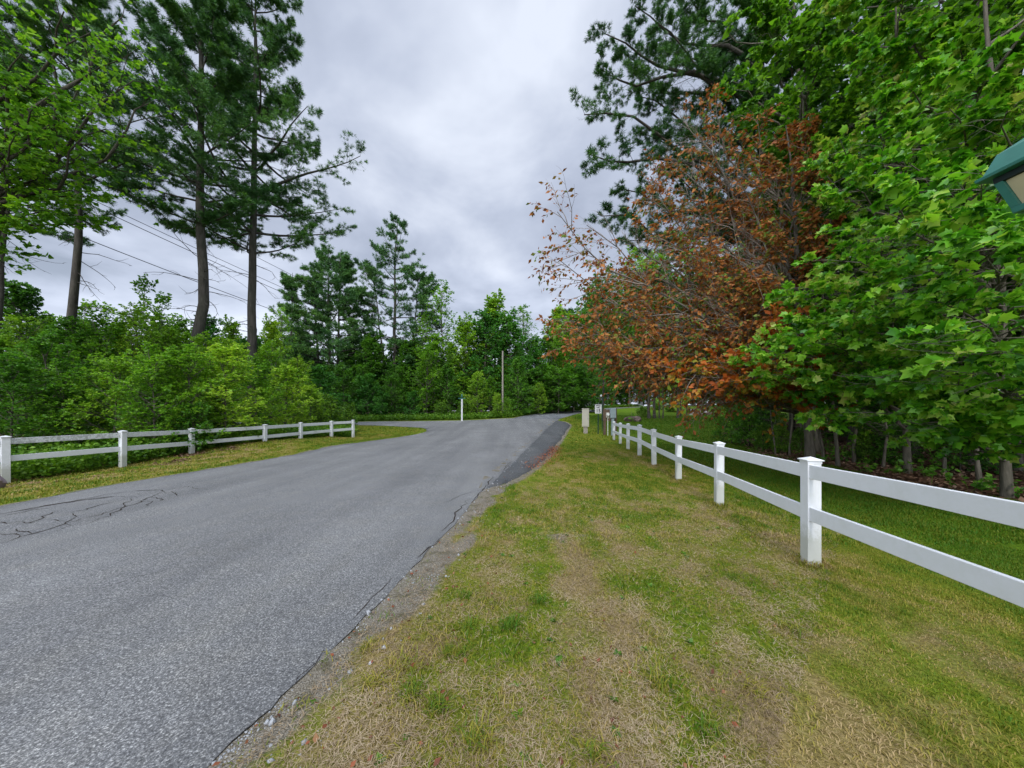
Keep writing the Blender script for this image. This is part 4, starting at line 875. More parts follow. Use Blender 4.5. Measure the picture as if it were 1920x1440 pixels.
for k, px, Y, s, lab in [('bush0', 1372, 17.5, 1.0, 'dark green bush at the lawn end of the right wood'), ('bush0', 1405, 16, 1.1, 'dark green bush second from the lawn end of the right wood'), ('bush0', 1440, 15, .9, 'dark bush before the browned tree, left side'), ('bush1', 1430, 14, .55, 'low ferny clump above the lawn edge near the fence'),
        ('bush1', 1465, 13.2, .55, 'second low ferny clump right of the first'), ('bush1', 1500, 12.4, .5, 'ferny clump left of the browned tree trunk'), ('bush0', 1640, 10.2, .6, 'small dark bush between browned tree and second maple'), ('bush1', 1620, 10.3, .5, 'weedy clump between browned tree and second maple'), ('bush0', 1800, 8.6, .55, 'small dark bush between the two maple trunks'),
        ('sap4', 1400, 21, .6, 'dark small tree behind the lawn-end bushes'), ('bush0', 1690, 9.6, .5, 'dark tuft behind the second maple trunk'), ('bush0', 1870, 8.2, .5, 'dark tuft left behind the rightmost trunk')]:
    put(k, KIND.get(k, 'sapling'), lab, 'bush', (px-CX)/FOC*Y, Y, px, s, G9)

for i in range(16):
    spot('sap4', 1040+i*27, 700-(i%3)*6, 102+(i*5)%7+ i*.0, '', G6, lab='low green tree closing the view beyond the far road', sxy=2.0)
for i, (x, y, s_) in enumerate([(20, 2, 1.3), (19, 8, 1.2), (18, 12, 1.1), (22, 14, 1.4), (20, 18, 1.3), (24, 20, 1.4), (24, 6, 1.5), (27, 10, 1.5), (28, 15, 1.6), (22, 23.5, 1.2), (27, 25, 1.4), (30, 28, 1.5), (16, 4, .9), (16.5, 16.5, .9), (33, 31, 1.5), (37, 36, 1.6), (43, 41, 1.7), (49, 47, 1.8)]):
    put('sap4', 'sapling', 'dark leafy sapling deep inside the right wood', 'tree', x, y, i*2.1, s_*1.2, 'saplings deep inside the right wood', s_)
# ------------------------------------------------------------------ ground level stuff: litter, weeds
def scatter_leaves(n, sampler, size, tpl, seed, up=.85, lift=.01):
    R = np.random.default_rng(seed); x, y = sampler(R, n); g = Geo()
    P = np.c_[x, y, HG(x, y)+lift+R.uniform(0, .015, len(x))]
    az = R.uniform(0, 6.28, len(x)); D = np.c_[np.cos(az), np.sin(az), R.normal(0, .25, len(x))]
    leaves(g, R, P, D, size, tpl, up, 0, .3); return g
def s_wood(R, n):
    x = R.uniform(7.5, 16, n); y = R.uniform(3, 18, n); k = R.random(n) < litter(x, y); return x[k], y[k]
tag(link('leaf_litter', scatter_leaves(26000, s_wood, .09, RH, 401).mesh('leaf_litter', M['litter'])), 'dry brown leaf litter under the trees of the right wood', 'leaf litter', kind='stuff')
def s_berm(R, n):
    y = R.uniform(6, 20, n); x = fleft_x(y)+R.normal(.3, .7, n); k = (R.random(n) < litter(x, y)+.06)&(x < ledge_x(y)-.4); return x[k], y[k]
tag(link('leaf_litter', scatter_leaves(9000, s_berm, .07, RH, 402).mesh('leaf_litter', M['litter'])), 'dry pale leaves on the bank under the left fence', 'leaf litter', kind='stuff')
def s_red(R, n):
    t = R.beta(2, 2, n); y = 9.2+t*7.5; x = np.interp(y, np.array(shl)[:, 1], np.array(shl)[:, 0])+R.normal(.10, .17+.12*np.exp(-((y-11.2)/1.3)**2), n); return x, y
tag(link('fallen_leaves', scatter_leaves(1500, s_red, .042, RH, 403, .8, .02).mesh('fallen_leaves', M['red_litter'])), 'rust red fallen leaves drifted along the gravel edge', 'fallen leaves', kind='stuff')
def s_fg(R, n):
    y = 1.35+R.random(n)**1.6*9; x = edge_x(y)+R.random(n)**1.5*(1.2+y*.75)+.02; k = np.abs(x)/y < 1.6; return x[k], y[k]
tag(link('fallen_leaves', scatter_leaves(520, s_fg, .026, RH, 404, .6, .012).mesh('fallen_leaves', M['litter_mix'])), 'scattered small reddish dead leaves in the near grass', 'fallen leaves', kind='stuff')
R = np.random.default_rng(9)
# low broad-leaved weeds rooted in the verge
gw = Geo(); nW = 55; yw = 1.4+R.random(nW)**1.5*5; xw = edge_x(yw)+.15+R.random(nW)*(.6+yw*.8)
kk = np.repeat(np.arange(nW), 9); az = np.tile(np.arange(9)*.7, nW)+R.normal(0, .2, nW*9)
leaves(gw, R, np.c_[xw[kk], yw[kk], HG(xw[kk], yw[kk])+.006], np.c_[np.cos(az), np.sin(az), np.full(len(az), .25)], .03, RH, .7, 0, .3)
tag(link('verge_weeds', gw.mesh('verge_weeds', M['weed'])), 'flat broad-leaved weed rosettes in the near verge', 'weeds', kind='stuff')
# small stones and crumbs on the bare strip
y = 1.2+R.random(6000)**1.5*14; x = edge_x(y)+R.random(6000)**1.6*.42-.02
g = Geo(); oct_ = np.array([(1, 0, 0), (0, 1, 0), (-1, 0, 0), (0, -1, 0), (0, 0, .7), (0, 0, -.7)], float); of = np.array([(0, 1, 4), (1, 2, 4), (2, 3, 4), (3, 0, 4), (1, 0, 5), (2, 1, 5), (3, 2, 5), (0, 3, 5)])
s = R.uniform(.003, .009, len(x))*(1+(R.random(len(x)) > .97)*1.5); P = np.c_[x, y, HG(x, y)+s*.45]
V = P[:, None]+(oct_[None]*(1+R.normal(0, .25, (len(x), 6, 3))))*s[:, None, None]
g.add(V.reshape(-1, 3), (of[None]+(np.arange(len(x))*6)[:, None, None]).reshape(-1, 3))
tag(link('grit', g.mesh('grit', M['rock_grey'])), 'small grey grit strewn on the bare soil beside the asphalt', 'grit', kind='stuff')
# dead twiggy thatch in the near grass
def straw_mesh(n, seed):
    R = np.random.default_rng(seed); y = 1.3+R.random(n)**1.4*6; x = edge_x(y)+.1+R.random(n)*(1.0+y*.9); k = (np.abs(x)/y < 1.6)&(R.random(n) < dryness(x, y)+.15)
    x, y = x[k], y[k]; az = R.uniform(0, 6.28, len(x)); L = R.uniform(.015, .05, len(x)); w = .0008+y*.0003
    z = HG(x, y)+R.uniform(.008, .03, len(x)); dx, dy = np.cos(az), np.sin(az); dz = R.normal(0, .25, len(x))
    V = np.stack([np.c_[x-dy*w, y+dx*w, z], np.c_[x+dy*w, y-dx*w, z], np.c_[x+dx*L+dy*w*.3, y+dy*L-dx*w*.3, z+dz*L], np.c_[x+dx*L-dy*w*.3, y+dy*L+dx*w*.3, z+dz*L]], 1).reshape(-1, 3)
    return np_mesh('thatch', V, [np.arange(len(x)*4).reshape(-1, 4)], M['thatch'])
M['thatch'] = leaf_mat('thatch_straw', [(.12, .085, .05), (.26, .19, .11), (.42, .33, .22)], .1, .8, .15, 2)
tag(link('thatch', straw_mesh(90000, 12)), 'dead straw lying flat among the near grass', 'dead grass', kind='stuff')
# weeds: verge strips and undergrowth
def weeds(n, sampler, h, size, seed, name, label, matk='weed', tpl=RH):
    R = np.random.default_rng(seed); x, y = sampler(R, n); g = Geo()
    P = np.c_[x, y, H(x, y)-.02]; D = np.c_[R.normal(0, .3, len(x)), R.normal(0, .3, len(x)), np.ones(len(x))]
    st = grow(R, P, D, h*R.uniform(.4, 1.1, len(x)), 4, 0, .15)
    g.add(*tubes(st, np.linspace(.006, .002, 5)[None]*np.ones((len(x), 1)), 3))
    t = R.uniform(.2, 1, (len(x), 9)); q, d = sample(st, t); az = R.uniform(0, 6.28, t.shape)
    dd = np.stack([np.cos(az), np.sin(az), np.full(t.shape, .4)], -1)
    leaves(g, R, q.reshape(-1, 3), dd.reshape(-1, 3), size, tpl, .5, .1)
    tag(link(name, g.mesh(name, M[matk])), label, 'weeds', kind='stuff')
def s_verge(R, n):
    x = R.uniform(-22, 6, n); yy = np.interp(x, [-22, -16, -5.8, 0, 3, 7.4], [38.6, 38.3, 37.9, 40.4, 48.3, 56]); y = yy+.4+R.random(n)*4.5; return x, y
weeds(5200, s_verge, .75, .16, 501, 'roadside_weeds', 'strip of green weeds along the far verge of the side road')
def s_lw(R, n):
    y = R.uniform(7.5, 26, n); x = fleft_x(np.minimum(y, 21))-.25-R.random(n)**1.3*5.5-(y > 21)*(y-21)*.4; return x, y
weeds(9000, s_lw, .75, .10, 502, 'undergrowth', 'low leafy undergrowth at the foot of the left thicket')
def s_rw(R, n):
    y = R.uniform(4, 22, n); x = wood_x(y)+.3+np.abs(R.normal(0, 1.5, n)); k = vnoise(x*1.1, y*1.1, 6) > .5; return x[k], y[k]
weeds(1000, s_rw, .4, .09, 503, 'undergrowth', 'sparse low plants on the floor of the right wood', 'leaf_dark')
def s_post(R, n):
    i = R.integers(0, 8, n); a = np.array(RF)[i]; return a[:, 0]+R.normal(0, .09, n), a[:, 1]+R.normal(0, .09, n)
def s_farlawn(R, n):
    x = R.uniform(6, 34, n); yy = np.interp(x, [0, 7.6, 10.3, 18.8, 29.5, 50], [47, 60, 66, 75, 88, 101]); return x, yy+R.random(n)*3
weeds(2600, s_farlawn, .6, .2, 504, 'roadside_weeds', 'grassy weeds along the bank of the far road')

# ------------------------------------------------------------------ built things
def bm_obj(name, bm, mat, parent=None, bevel=0., smooth=False, segs=2):
    if bevel: bmesh.ops.bevel(bm, geom=[e for e in bm.edges], offset=bevel, segments=segs, affect='EDGES', profile=.6)
    bmesh.ops.recalc_face_normals(bm, faces=bm.faces)
    me = bpy.data.meshes.new(name); bm.to_mesh(me); bm.free()
    if smooth: me.polygons.foreach_set('use_smooth', np.ones(len(me.polygons), bool))
    for m_ in (mat if isinstance(mat, list) else [mat]): me.materials.append(m_)
    return link(name, me, parent)
def box(bm, x0, x1, y0, y1, z0, z1, mtx=None):
    v = [bm.verts.new((x, y, z)) for z in (z0, z1) for y in (y0, y1) for x in (x0, x1)]
    for f in ((0, 2, 3, 1), (4, 5, 7, 6), (0, 1, 5, 4), (2, 6, 7, 3), (0, 4, 6, 2), (1, 3, 7, 5)): bm.faces.new([v[i] for i in f])
    if mtx is not None: bmesh.ops.transform(bm, matrix=mtx, verts=v)
    return v
def cyl(bm, r, z0, z1, s=12, cx=0, cy=0, r2=None, mtx=None):
    r2 = r if r2 is None else r2
    a = [bm.verts.new((cx+r*math.cos(i/s*2*math.pi), cy+r*math.sin(i/s*2*math.pi), z0)) for i in range(s)]
    b = [bm.verts.new((cx+r2*math.cos(i/s*2*math.pi), cy+r2*math.sin(i/s*2*math.pi), z1)) for i in range(s)]
    for i in range(s): bm.faces.new((a[i], a[(i+1) % s], b[(i+1) % s], b[i]))
    bm.faces.new(a[::-1]); bm.faces.new(b)
    if mtx is not None: bmesh.ops.transform(bm, matrix=mtx, verts=a+b)
    return a+b
def add_grime(o, v=1.0):
    at = o.data.attributes.new('grime', 'FLOAT', 'POINT'); at.data.foreach_set('value', np.full(len(o.data.vertices), v, dtype=np.float32))
def fence(label, P, ht, cap_z, mat, offs, rail_h=.145, side=-1):
    """P: list of (x,y,zground,ztop)"""
    root = thing('white_rail_fence', label, 'fence', (P[0][0], P[0][1], P[0][2]))
    ox, oy, oz = P[0][:3]
    w = .0635
    for i, (x, y, zg, zt) in enumerate(P):
        a = P[max(i-1, 0)]; b = P[min(i+1, len(P)-1)]; ang = math.atan2(b[1]-a[1], b[0]-a[0])
        rot = Matrix.Translation((x-ox, y-oy, 0)) @ Matrix.Rotation(ang, 4, 'Z') @ Matrix.Rotation(random.uniform(-.012, .012), 4, 'X')
        bm = bmesh.new(); box(bm, -w, w, -w, w, zg-oz-.25, zt-oz-.035, rot)
        o = bm_obj('post', bm, M[mat], root, .004)
        bm = bmesh.new()
        box(bm, -w-.004, w+.004, -w-.004, w+.004, zt-oz-.062, zt-oz-.0345, rot)
        c = w+.017; z0, z1, z2 = zt-oz-.034, zt-oz-.024, zt-oz+.006
        lo = [bm.verts.new(rot @ Vector((sx*c, sy*c, z0))) for sx, sy in ((-1, -1), (1, -1), (1, 1), (-1, 1))]
        hi = [bm.verts.new(rot @ Vector((sx*c, sy*c, z1))) for sx, sy in ((-1, -1), (1, -1), (1, 1), (-1, 1))]
        ap = bm.verts.new(rot @ Vector((0, 0, z2)))
        bm.faces.new(lo[::-1])
        for k in range(4): bm.faces.new((lo[k], lo[(k+1) % 4], hi[(k+1) % 4], hi[k])); bm.faces.new((hi[k], hi[(k+1) % 4], ap))
        cp = bm_obj('cap', bm, M[mat], o)
        if mat == 'vinyl_grimy': add_grime(o, .1); add_grime(cp, .05)
    for i in range(len(P)-1):
        a, b = P[i], P[i+1]; d = Vector((b[0]-a[0], b[1]-a[1], 0)); L = d.length; d.normalize(); n = Vector((-d.y, d.x, 0))*offs
        for k, dz in enumerate(ht):
            za = a[3]-oz-dz; zb = b[3]-oz-dz; slope = (zb-za)/L
            bm = bmesh.new(); vs = []
            s0, s1 = (w-.03 if i else w-.03), L-w+.03
            for s_ in (s0, s1):
                for q in (-.019, .019):
                    for zz in (-rail_h/2, rail_h/2):
                        vs.append(bm.verts.new((a[0]-ox+d.x*s_+n.x+(-d.y)*q, a[1]-oy+d.y*s_+n.y+d.x*q, za+slope*s_+zz)))
            for f in ((0, 1, 3, 2), (4, 6, 7, 5), (0, 4, 5, 1), (2, 3, 7, 6), (1, 5, 7, 3), (0, 2, 6, 4)): bm.faces.new([vs[j] for j in f])
            o = bm_obj('rail', bm, M[mat], root, .005)
            if mat == 'vinyl_grimy': add_grime(o, [1.0, .9, .35, .15, .1, .05][min(i, 5)] if k == 0 else .06)
    return root
zt = [1.55-(p-HY)*y/FOC for p, (x, y) in zip([857, 828, 816.7, 804, 796, 794, 792.5, 790], RF)]
PR = [(2.85, 1.15, .08, 1.13)]+[(x, y, Hs(x, y), z) for (x, y), z in zip(RF, zt)]
fence('clean white two-rail vinyl fence running along the grass verge on the right', PR, (.15, .60), 0, 'vinyl', 0.035)
fence('mildewed white two-rail fence on the bank left of the road', [(x-0.0, y, a, b) for x, y, a, b in [(-13.6, 6.2, -.2, .98)]+LF], (.14, .56), 0, 'vinyl_grimy', 0.0)

# speed limit sign
def text_mesh(body, size, mat, parent, loc, name='lettering', rot=(math.pi/2, 0, 0), ext=.0015, bold=.0, sx=1.):
    cu = bpy.data.curves.new('t', 'FONT'); cu.body = body; cu.size = size; cu.align_x = 'CENTER'; cu.align_y = 'CENTER'; cu.extrude = ext; cu.offset = bold
    to = bpy.data.objects.new('t', cu); COL.objects.link(to); dg = bpy.context.evaluated_depsgraph_get(); dg.update()
    me = bpy.data.meshes.new_from_object(to.evaluated_get(dg)); bpy.data.objects.remove(to)
    me.materials.clear(); me.materials.append(mat)
    o = link(name, me, parent); o.location = loc; o.rotation_euler = rot; o.scale = (sx, 1, 1); return o
sx_, sy_ = (1121.5-CX)/FOC*22.7, 22.7; zb = EYE-(814-HY)*22.7/FOC; ztop = EYE-(758.2-HY)*22.7/FOC
t = thing('speed_limit_sign', 'small white speed limit 15 sign on a dark green post', 'sign', (sx_, sy_, zb), .12)
h_ = ztop-zb; pw, ph = .46, .61
bm = bmesh.new(); box(bm, -.03, .03, .004, .008, -.2, h_-.05); box(bm, -.034, -.026, -.018, .008, -.2, h_-.05); box(bm, .026, .034, -.018, .0079, -.2, h_-.05)
bm_obj('post', bm, M['steel'], t)
bm = bmesh.new(); box(bm, -pw/2, pw/2, -.025, -.020, h_-ph, h_); p_ = bm_obj('panel', bm, M['sign_white'], t, .002)
text_mesh('SPEED', .125, M['sign_black'], t, (0, -.0265, h_-.09), bold=.003)
text_mesh('LIMIT', .125, M['sign_black'], t, (0, -.0265, h_-.215), bold=.003)
text_mesh('15', .33, M['sign_black'], t, (0, -.0265, h_-.43), bold=.010)
bm = bmesh.new()
for (a, b, c, d) in ((-pw/2+.012, pw/2-.012, h_-.022, h_-.014), (-pw/2+.012, pw/2-.012, h_-ph+.014, h_-ph+.022), (-pw/2+.012, -pw/2+.02, h_-ph+.0222, h_-.0222), (pw/2-.02, pw/2-.012, h_-ph+.0222, h_-.0222)): box(bm, a, b, -.027, -.0252, c, d)
bm_obj('border', bm, M['sign_black'], t)

# tan cabinet on a stub post
def at(px, py, Y): return W(px, py, Y)
p = at(1098, 810, 23)
t = thing('utility_pedestal', 'tall tan utility cabinet on a short wooden stub beside the gravel edge', 'utility box', tuple(p), -.25)
hh = (810-766)*23/FOC; lg = (810-800)*23/FOC
bm = bmesh.new(); box(bm, -.14, .14, -.10, .10, -.2, lg+.1); bm_obj('stub_post', bm, M['pole_wood'], t, .01)
bm = bmesh.new(); box(bm, -.23, .23, -.16, .16, lg, hh-.03); bm_obj('cabinet', bm, M['tan_box'], t, .012)
bm = bmesh.new(); box(bm, -.245, .245, -.18, .165, hh-.03, hh+.01); bm_obj('lid', bm, M['tan_box'], t, .008)
bm = bmesh.new(); box(bm, -.20, .20, -.172, -.161, lg+.06, hh-.09); d_ = bm_obj('door', bm, M['tan_box'], t, .004)
bm = bmesh.new(); box(bm, .13, .16, -.187, -.1725, lg+.5, lg+.6); bm_obj('latch', bm, M['galv'], d_, .003)
# wooden rack with meter and grey box
p = at(1146, 812, 22.4); k = 22.4/FOC
t = thing('meter_rack', 'grey electrical box and round meter on a weathered wooden post rack', 'meter rack', tuple(p), 0)
def rx(px): return (px-1146)*k
def rzz(py): return (812-py)*k
bm = bmesh.new(); box(bm, rx(1131.5), rx(1136), -.07, .07, -.3, rzz(767)); bm_obj('post', bm, M['old_wood'], t, .012)
bm = bmesh.new(); box(bm, rx(1153), rx(1156.5), -.03, .10, -.3, rzz(765)); bm_obj('post', bm, M['old_wood'], t, .012)
bm = bmesh.new(); box(bm, rx(1130), rx(1153.5), -.10, -.071, rzz(789), rzz(768)); bm_obj('board', bm, M['old_wood'], t, .006)
bm = bmesh.new(); box(bm, rx(1142.3), rx(1152.6), -.30, -.101, rzz(784), rzz(765)); gb_ = bm_obj('electrical_box', bm, M['galv'], t, .012)
bm = bmesh.new(); box(bm, rx(1143), rx(1152), -.312, -.301, rzz(783), rzz(766)); bm_obj('cover', bm, M['galv'], gb_, .004)
bm = bmesh.new(); box(bm, rx(1135.2), rx(1141), -.20, -.101, rzz(783), rzz(773.5)); mb = bm_obj('meter_base', bm, M['tan_box'], t, .012)
bm = bmesh.new(); cyl(bm, .085, 0, .09, 20, mtx=Matrix.Translation((rx(1138.2), -.20, rzz(777))) @ Matrix.Rotation(math.pi/2, 4, 'X')); bm_obj('meter_glass', bm, M['sign_white'], mb, .008)
bm = bmesh.new(); cyl(bm, .025, -.3, rzz(783), 10, rx(1138.5), -.15); bm_obj('conduit', bm, M['white_pipe'], t)
bm = bmesh.new(); box(bm, rx(1144.5), rx(1149.5), -.26, -.12, -.3, rzz(784.2)); bm_obj('riser', bm, M['galv'], t, .006)
bm = bmesh.new(); cyl(bm, .11, 0, .10, 14, mtx=Matrix.Translation((rx(1141.5), -.10, rzz(786.5))) @ Matrix.Rotation(math.pi/2, 4, 'X')); bm_obj('coil', bm, M['old_wood'], t, .02)
# thin pole with small white lamp
p = at(1129.3, 806, 24.5)
t = thing('thin_light_pole', 'thin dark pole with a small white lamp head behind the speed limit sign', 'light pole', tuple(p))
bm = bmesh.new(); cyl(bm, .03, -.2, (806-744)*24.5/FOC, 8); bm_obj('pole', bm, M['steel'], t)
bm = bmesh.new(); z_ = (806-744)*24.5/FOC; cyl(bm, .05, z_, z_+.06, 12, -.08, 0, .075); cyl(bm, .075, z_+.061, z_+.16, 12, -.08, 0, .04); bm_obj('lamp_head', bm, M['sign_white'], t, .006)
bm = bmesh.new(); box(bm, -.09, .01, -.012, .012, z_-.03, z_-.002); bm_obj('arm', bm, M['steel'], t)

# street name post
p = at(866, 788.5, 36.3)
t = thing('street_name_post', 'white square post topped by small dark green street name plates', 'sign post', tuple(p), .3)
hh = (788.5-748)*36.3/FOC
bm = bmesh.new(); v = box(bm, -.075, .075, -.075, .075, -.3, hh); bm_obj('post', bm, M['vinyl'], t, .008)
for n_, (a, zz) in enumerate(((-.35, hh+.02), (1.2, hh+.10))):
    bm = bmesh.new(); box(bm, -.38, .38, -.012, .012, zz, zz+.075, Matrix.Rotation(a, 4, 'Z')); bm_obj('name_plate', bm, M['street_green'], t, .004)
bm = bmesh.new(); cyl(bm, .05, hh+.18, hh+.24, 10); cyl(bm, .09, hh+.241, hh+.42, 10, r2=.06); cyl(bm, .10, hh+.421, hh+.52, 10, r2=.015); bm_obj('finial', bm, M['street_green'], t, .006)

# bare utility pole
p = at(942.5, 781, 41.5)
t = thing('utility_pole', 'weathered grey wooden utility pole against the wood right of the street name post', 'utility pole', tuple(p), 0)
bm = bmesh.new(); hh = (781-658)*41.5/FOC; cyl(bm, .12, -.5, hh, 14, r2=.09); bm_obj('pole', bm, M['pole_wood'], t, .008)
bm = bmesh.new(); cyl(bm, .025, .2, 2.6, 8, .0, -.15); bm_obj('guard', bm, M['pole_wood'], t)

# overhead wires
def wire(pa, pb, sag, r, label):
    a, b = W(*pa), W(*pb); L = np.linalg.norm(b-a); d = (b-a)/L
    ext = a-d*12
    t_ = np.linspace(0, 1, 41)[:, None]; P = ext*(1-t_)+b*t_; P[:, 2] -= (4*sag*t_*(1-t_))[:, 0]
    V, Q = tubes(P[None], np.full((1, 41), r), 6); o = link('overhead_wire', np_mesh('overhead_wire', V, [Q], M['wire'], True))
    tag(o, label, 'wire', 'overhead wires crossing the left sky')
wire((0, 372, 24), (600, 612, 52), .5, .032, 'lowest overhead wire, passing the leftmost pine trunk at mid height')
wire((60, 320, 24), (700, 620, 56), .6, .028, 'lower of the two close middle overhead wires')
wire((60, 308, 24.4), (700, 612, 56), .6, .024, 'upper of the two close middle overhead wires')
wire((140, 285, 24), (640, 560, 56), .6, .024, 'highest overhead wire, passing behind the pine trunks')

# rocks
def rock_obj(name, label, x, y, sx, sy, sz, mat, seed, rz=0, group=None, sub=3, sink=.15):
    bm = bmesh.new(); bmesh.ops.create_icosphere(bm, subdivisions=sub, radius=1)
    R = np.random.default_rng(seed); pl = unit(R.normal(0, 1, (9, 3))); of_ = R.uniform(.62, .92, 9)
    for v in bm.verts:
        c = np.array(v.co)
        for n_, o_ in zip(pl, of_):
            dd = c@n_-o_
            if dd > 0: c = c-n_*dd*.9
        c = c*(1+.06*math.sin(c[0]*9+seed)*math.cos(c[1]*8+c[2]*7)); v.co = (c[0]*sx, c[1]*sy, c[2]*sz)
    o = bm_obj(name, bm, M[mat]); o.location = (x, y, Hs(x, y)+sz*(1-sink*2)-sz*.3); o.rotation_euler = (0, 0, rz)
    tag(o, label, 'rock', group); return o
rock_obj('boulder', 'long low brown boulder lying on the lawn left of the trunk clump', (1184-CX)/FOC*31.5, 31.5, .75, .5, .34, 'rock_brown', 3, .2)
rock_obj('boulder', 'smaller brown hump at the right end of the long low boulder', (1194-CX)/FOC*31.3, 31.3, .42, .4, .36, 'rock_brown', 5, .2)
rock_obj('boulder', 'upright white rock on the lawn, left of the two pale ones', (1299-CX)/FOC*46, 46, .55, .5, .65, 'rock_white', 8, .7)
rock_obj('boulder', 'low white slanting rock on the lawn, right of the two pale ones', (1318-CX)/FOC*46, 46, .75, .55, .5, 'rock_white', 12, .2)
rock_obj('boulder', 'brown rock leaning on the right pale rock', (1328-CX)/FOC*45.4, 45.4, .6, .5, .32, 'rock_brown', 15, .1)
rock_obj('boulder', 'pinkish grey rounded stone at the left photo edge before the first fence post', -11.85, 7.65, .30, .3, .32, 'rock_pink', 21, .1)
x, y = (1203-CX)/FOC*78, 91.
x = (1203-CX)/FOC*y
t = thing('stone_marker', 'pale grey tapered stone marker beyond the far road', 'stone marker', (x, y, Hs(x, y)), .2)
bm = bmesh.new(); box(bm, -.55, .55, -.4, .4, -.2, .15); bm_obj('plinth', bm, M['rock_grey'], t, .03)
bm = bmesh.new(); cyl(bm, .42, .151, 1.5, 4, r2=.3); cyl(bm, .3, 1.501, 1.9, 4, r2=.05); bm_obj('shaft', bm, M['rock_grey'], t, .02)

# lantern on its post, top right
lx, ly = 1.945, 1.125
t = thing('post_lantern', 'green lantern with hipped roof and cream glass at the right photo edge', 'lantern', (lx, ly, Hs(lx, ly)), 0)
zg = Hs(lx, ly); R4 = .178
def frus(bm, z0, a, z1, b):
    lo = [bm.verts.new((sx*a, sy*a, z0)) for sx, sy in ((-1, -1), (1, -1), (1, 1), (-1, 1))]
    hi = [bm.verts.new((sx*b, sy*b, z1)) for sx, sy in ((-1, -1), (1, -1), (1, 1), (-1, 1))]
    for k in range(4): bm.faces.new((lo[k], lo[(k+1) % 4], hi[(k+1) % 4], hi[k]))
    bm.faces.new(lo[::-1]); bm.faces.new(hi)
ze = 2.425-zg; zbt = 2.300-zg
bm = bmesh.new(); cyl(bm, .045, -.2, zbt-.06, 20); cyl(bm, .07, zbt-.059, zbt-.03, 20); bm_obj('post', bm, M['green_paint'], t)
bm = bmesh.new(); frus(bm, ze, R4, ze+.012, R4+.002); frus(bm, ze+.0125, R4-.010, ze+.085, R4-.034); frus(bm, ze+.0855, R4-.036, ze+.15, .06); cyl(bm, .02, ze+.151, ze+.2, 12); bm_obj('roof', bm, M['green_paint'], t, .002)
bm = bmesh.new(); frus(bm, ze-.022, .148, ze-.001, .150); bm_obj('collar', bm, M['dark_gap'], t)
bm = bmesh.new(); frus(bm, zbt-.022, .120, zbt, .124)
f_ = bm_obj('bottom_frame', bm, M['green_paint'], t, .003)
for sx in (-1, 1):
    for sy in (-1, 1):
        w_ = .011; bm = bmesh.new()
        lo = [bm.verts.new((sx*.112+a*w_, sy*.112+b*w_, zbt+.0005)) for a, b in ((-1, -1), (1, -1), (1, 1), (-1, 1))]
        hi = [bm.verts.new((sx*.137+a*w_, sy*.137+b*w_, ze-.0225)) for a, b in ((-1, -1), (1, -1), (1, 1), (-1, 1))]
        for k in range(4): bm.faces.new((lo[k], lo[(k+1) % 4], hi[(k+1) % 4], hi[k]))
        bm.faces.new(lo[::-1]); bm.faces.new(hi); bm_obj('corner_bar', bm, M['green_paint'], t)
M['cream'] = plain('cream_frosted_glass', (.46, .41, .24), .35, .5, .08, 12)
for k in range(4):
    bm = bmesh.new(); A = Matrix.Rotation(k*math.pi/2, 4, 'Z')
    vs = [bm.verts.new(A @ Vector(q)) for q in ((-.100, -.112, zbt+.001), (.100, -.112, zbt+.001), (.125, -.137, ze-.023), (-.125, -.137, ze-.023), (-.100, -.108, zbt+.001), (.100, -.108, zbt+.001), (.125, -.133, ze-.023), (-.125, -.133, ze-.023))]
    for f in ((0, 1, 2, 3), (7, 6, 5, 4), (0, 4, 5, 1), (1, 5, 6, 2), (2, 6, 7, 3), (3, 7, 4, 0)): bm.faces.new([vs[i] for i in f])
    bm_obj('pane', bm, M['cream'], t)

# ------------------------------------------------------------------ sky, sun, camera
SUN_EL, SUN_AZ = math.radians(48), math.radians(186)     # azimuth clockwise from +Y: from behind left
wd = bpy.data.worlds.new('World'); scn.world = wd; wd.use_nodes = True
nt = wd.node_tree; nt.nodes.clear()
out = nt.nodes.new('ShaderNodeOutputWorld'); bg = nt.nodes.new('ShaderNodeBackground')
sky = nt.nodes.new('ShaderNodeTexSky'); sky.sky_type = 'NISHITA'; sky.sun_disc = False
sky.sun_elevation = SUN_EL; sky.sun_rotation = SUN_AZ
tc = nt.nodes.new('ShaderNodeTexCoord'); sep = nt.nodes.new('ShaderNodeSeparateXYZ'); nt.links.new(tc.outputs['Generated'], sep.inputs[0])
zc = math_n(nt, 'ADD', math_n(nt, 'MAXIMUM', sep.outputs[2], 0.0), .22)
cmb = nt.nodes.new('ShaderNodeCombineXYZ')
nt.links.new(math_n(nt, 'DIVIDE', sep.outputs[0], zc), cmb.inputs[0]); nt.links.new(math_n(nt, 'DIVIDE', sep.outputs[1], zc), cmb.inputs[1])
def cn(scale, det, off, rough=.5):
    mp = nt.nodes.new('ShaderNodeMapping'); mp.inputs['Location'].default_value = (off, off*.37, 0); nt.links.new(cmb.outputs[0], mp.inputs[0])
    n_ = nt.nodes.new('ShaderNodeTexNoise'); n_.inputs['Scale'].default_value = scale; n_.inputs['Detail'].default_value = det; n_.inputs['Roughness'].default_value = rough
    n_.inputs['Distortion'].default_value = .25
    nt.links.new(mp.outputs[0], n_.inputs['Vector']); return n_.outputs['Fac']
cl = math_n(nt, 'ADD', math_n(nt, 'MULTIPLY', cn(.75, 6, 3.1), .65), math_n(nt, 'MULTIPLY', cn(2.3, 5, 7.7, .55), .35))
ccol = ramp(nt, cl, [(.37, (.215, .25, .32)), (.46, (.315, .355, .45)), (.54, (.42, .465, .57)), (.64, (.62, .665, .76))])
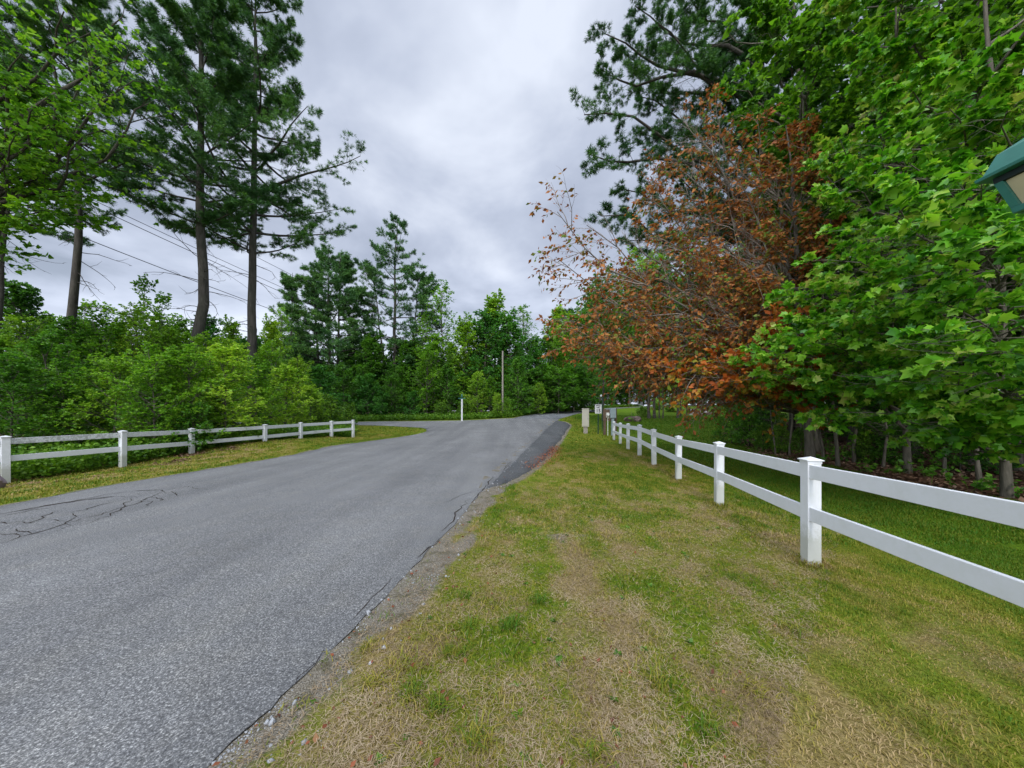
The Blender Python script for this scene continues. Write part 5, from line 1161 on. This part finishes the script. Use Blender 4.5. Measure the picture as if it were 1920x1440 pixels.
hz = ramp(nt, sep.outputs[2], [(0.0, (1.65, 1.62, 1.55)), (.22, (1.42, 1.40, 1.36)), (.42, (1.0, 1.0, 1.0)), (.78, (1.0, 1.0, 1.0)), (.86, (2.4, 2.4, 2.35)), (.96, (4.8, 4.8, 4.7))])
ccol = mixc(nt, 1.0, ccol, hz, 'MULTIPLY')
sd_ = math_n(nt, 'MAXIMUM', math_n(nt, 'ADD', math_n(nt, 'MULTIPLY', sep.outputs[1], -.85), math_n(nt, 'MULTIPLY', sep.outputs[0], -.35)), 0.0)
ccol = mixc(nt, 1.0, ccol, ramp(nt, sd_, [(.02, (1, 1, 1)), (.9, (3.0, 2.95, 2.85))]), 'MULTIPLY')
skc = mixc(nt, 1.0, sky.outputs[0], (.08, .08, .08), 'MULTIPLY')
fin = mixc(nt, .92, skc, ccol)
bg.inputs['Strength'].default_value = 1.0
nt.links.new(fin, bg.inputs['Color']); nt.links.new(bg.outputs[0], out.inputs['Surface'])
sl = bpy.data.lights.new('sun', 'SUN'); sl.energy = 1.5; sl.angle = math.radians(14); sl.color = (1, .97, .92)
so = bpy.data.objects.new('sun', sl); COL.objects.link(so)
dv = Vector((math.sin(SUN_AZ)*math.cos(SUN_EL), math.cos(SUN_AZ)*math.cos(SUN_EL), math.sin(SUN_EL)))
so.rotation_euler = dv.to_track_quat('Z', 'Y').to_euler()
cam = bpy.data.cameras.new('camera'); cam.sensor_width = 36; cam.lens = 36*FOC/1920; cam.shift_y = (HY-720)/1920; cam.clip_start = .05; cam.clip_end = 2000
co = bpy.data.objects.new('camera', cam); COL.objects.link(co); co.location = (0, 0, EYE); co.rotation_euler = (math.pi/2, 0, 0)
scn.camera = co
scn.view_settings.view_transform = 'Standard'; scn.view_settings.look = 'None'; scn.view_settings.exposure = .5; scn.view_settings.gamma = 1
scn.cycles.max_bounces = 4; scn.cycles.diffuse_bounces = 3; scn.cycles.glossy_bounces = 1; scn.cycles.transparent_max_bounces = 4
tot = sum(len(o.data.polygons) for o in scn.objects if o.type == 'MESH'); print('polys (instanced)', tot, 'unique', sum(len(m_.polygons) for m_ in bpy.data.meshes))
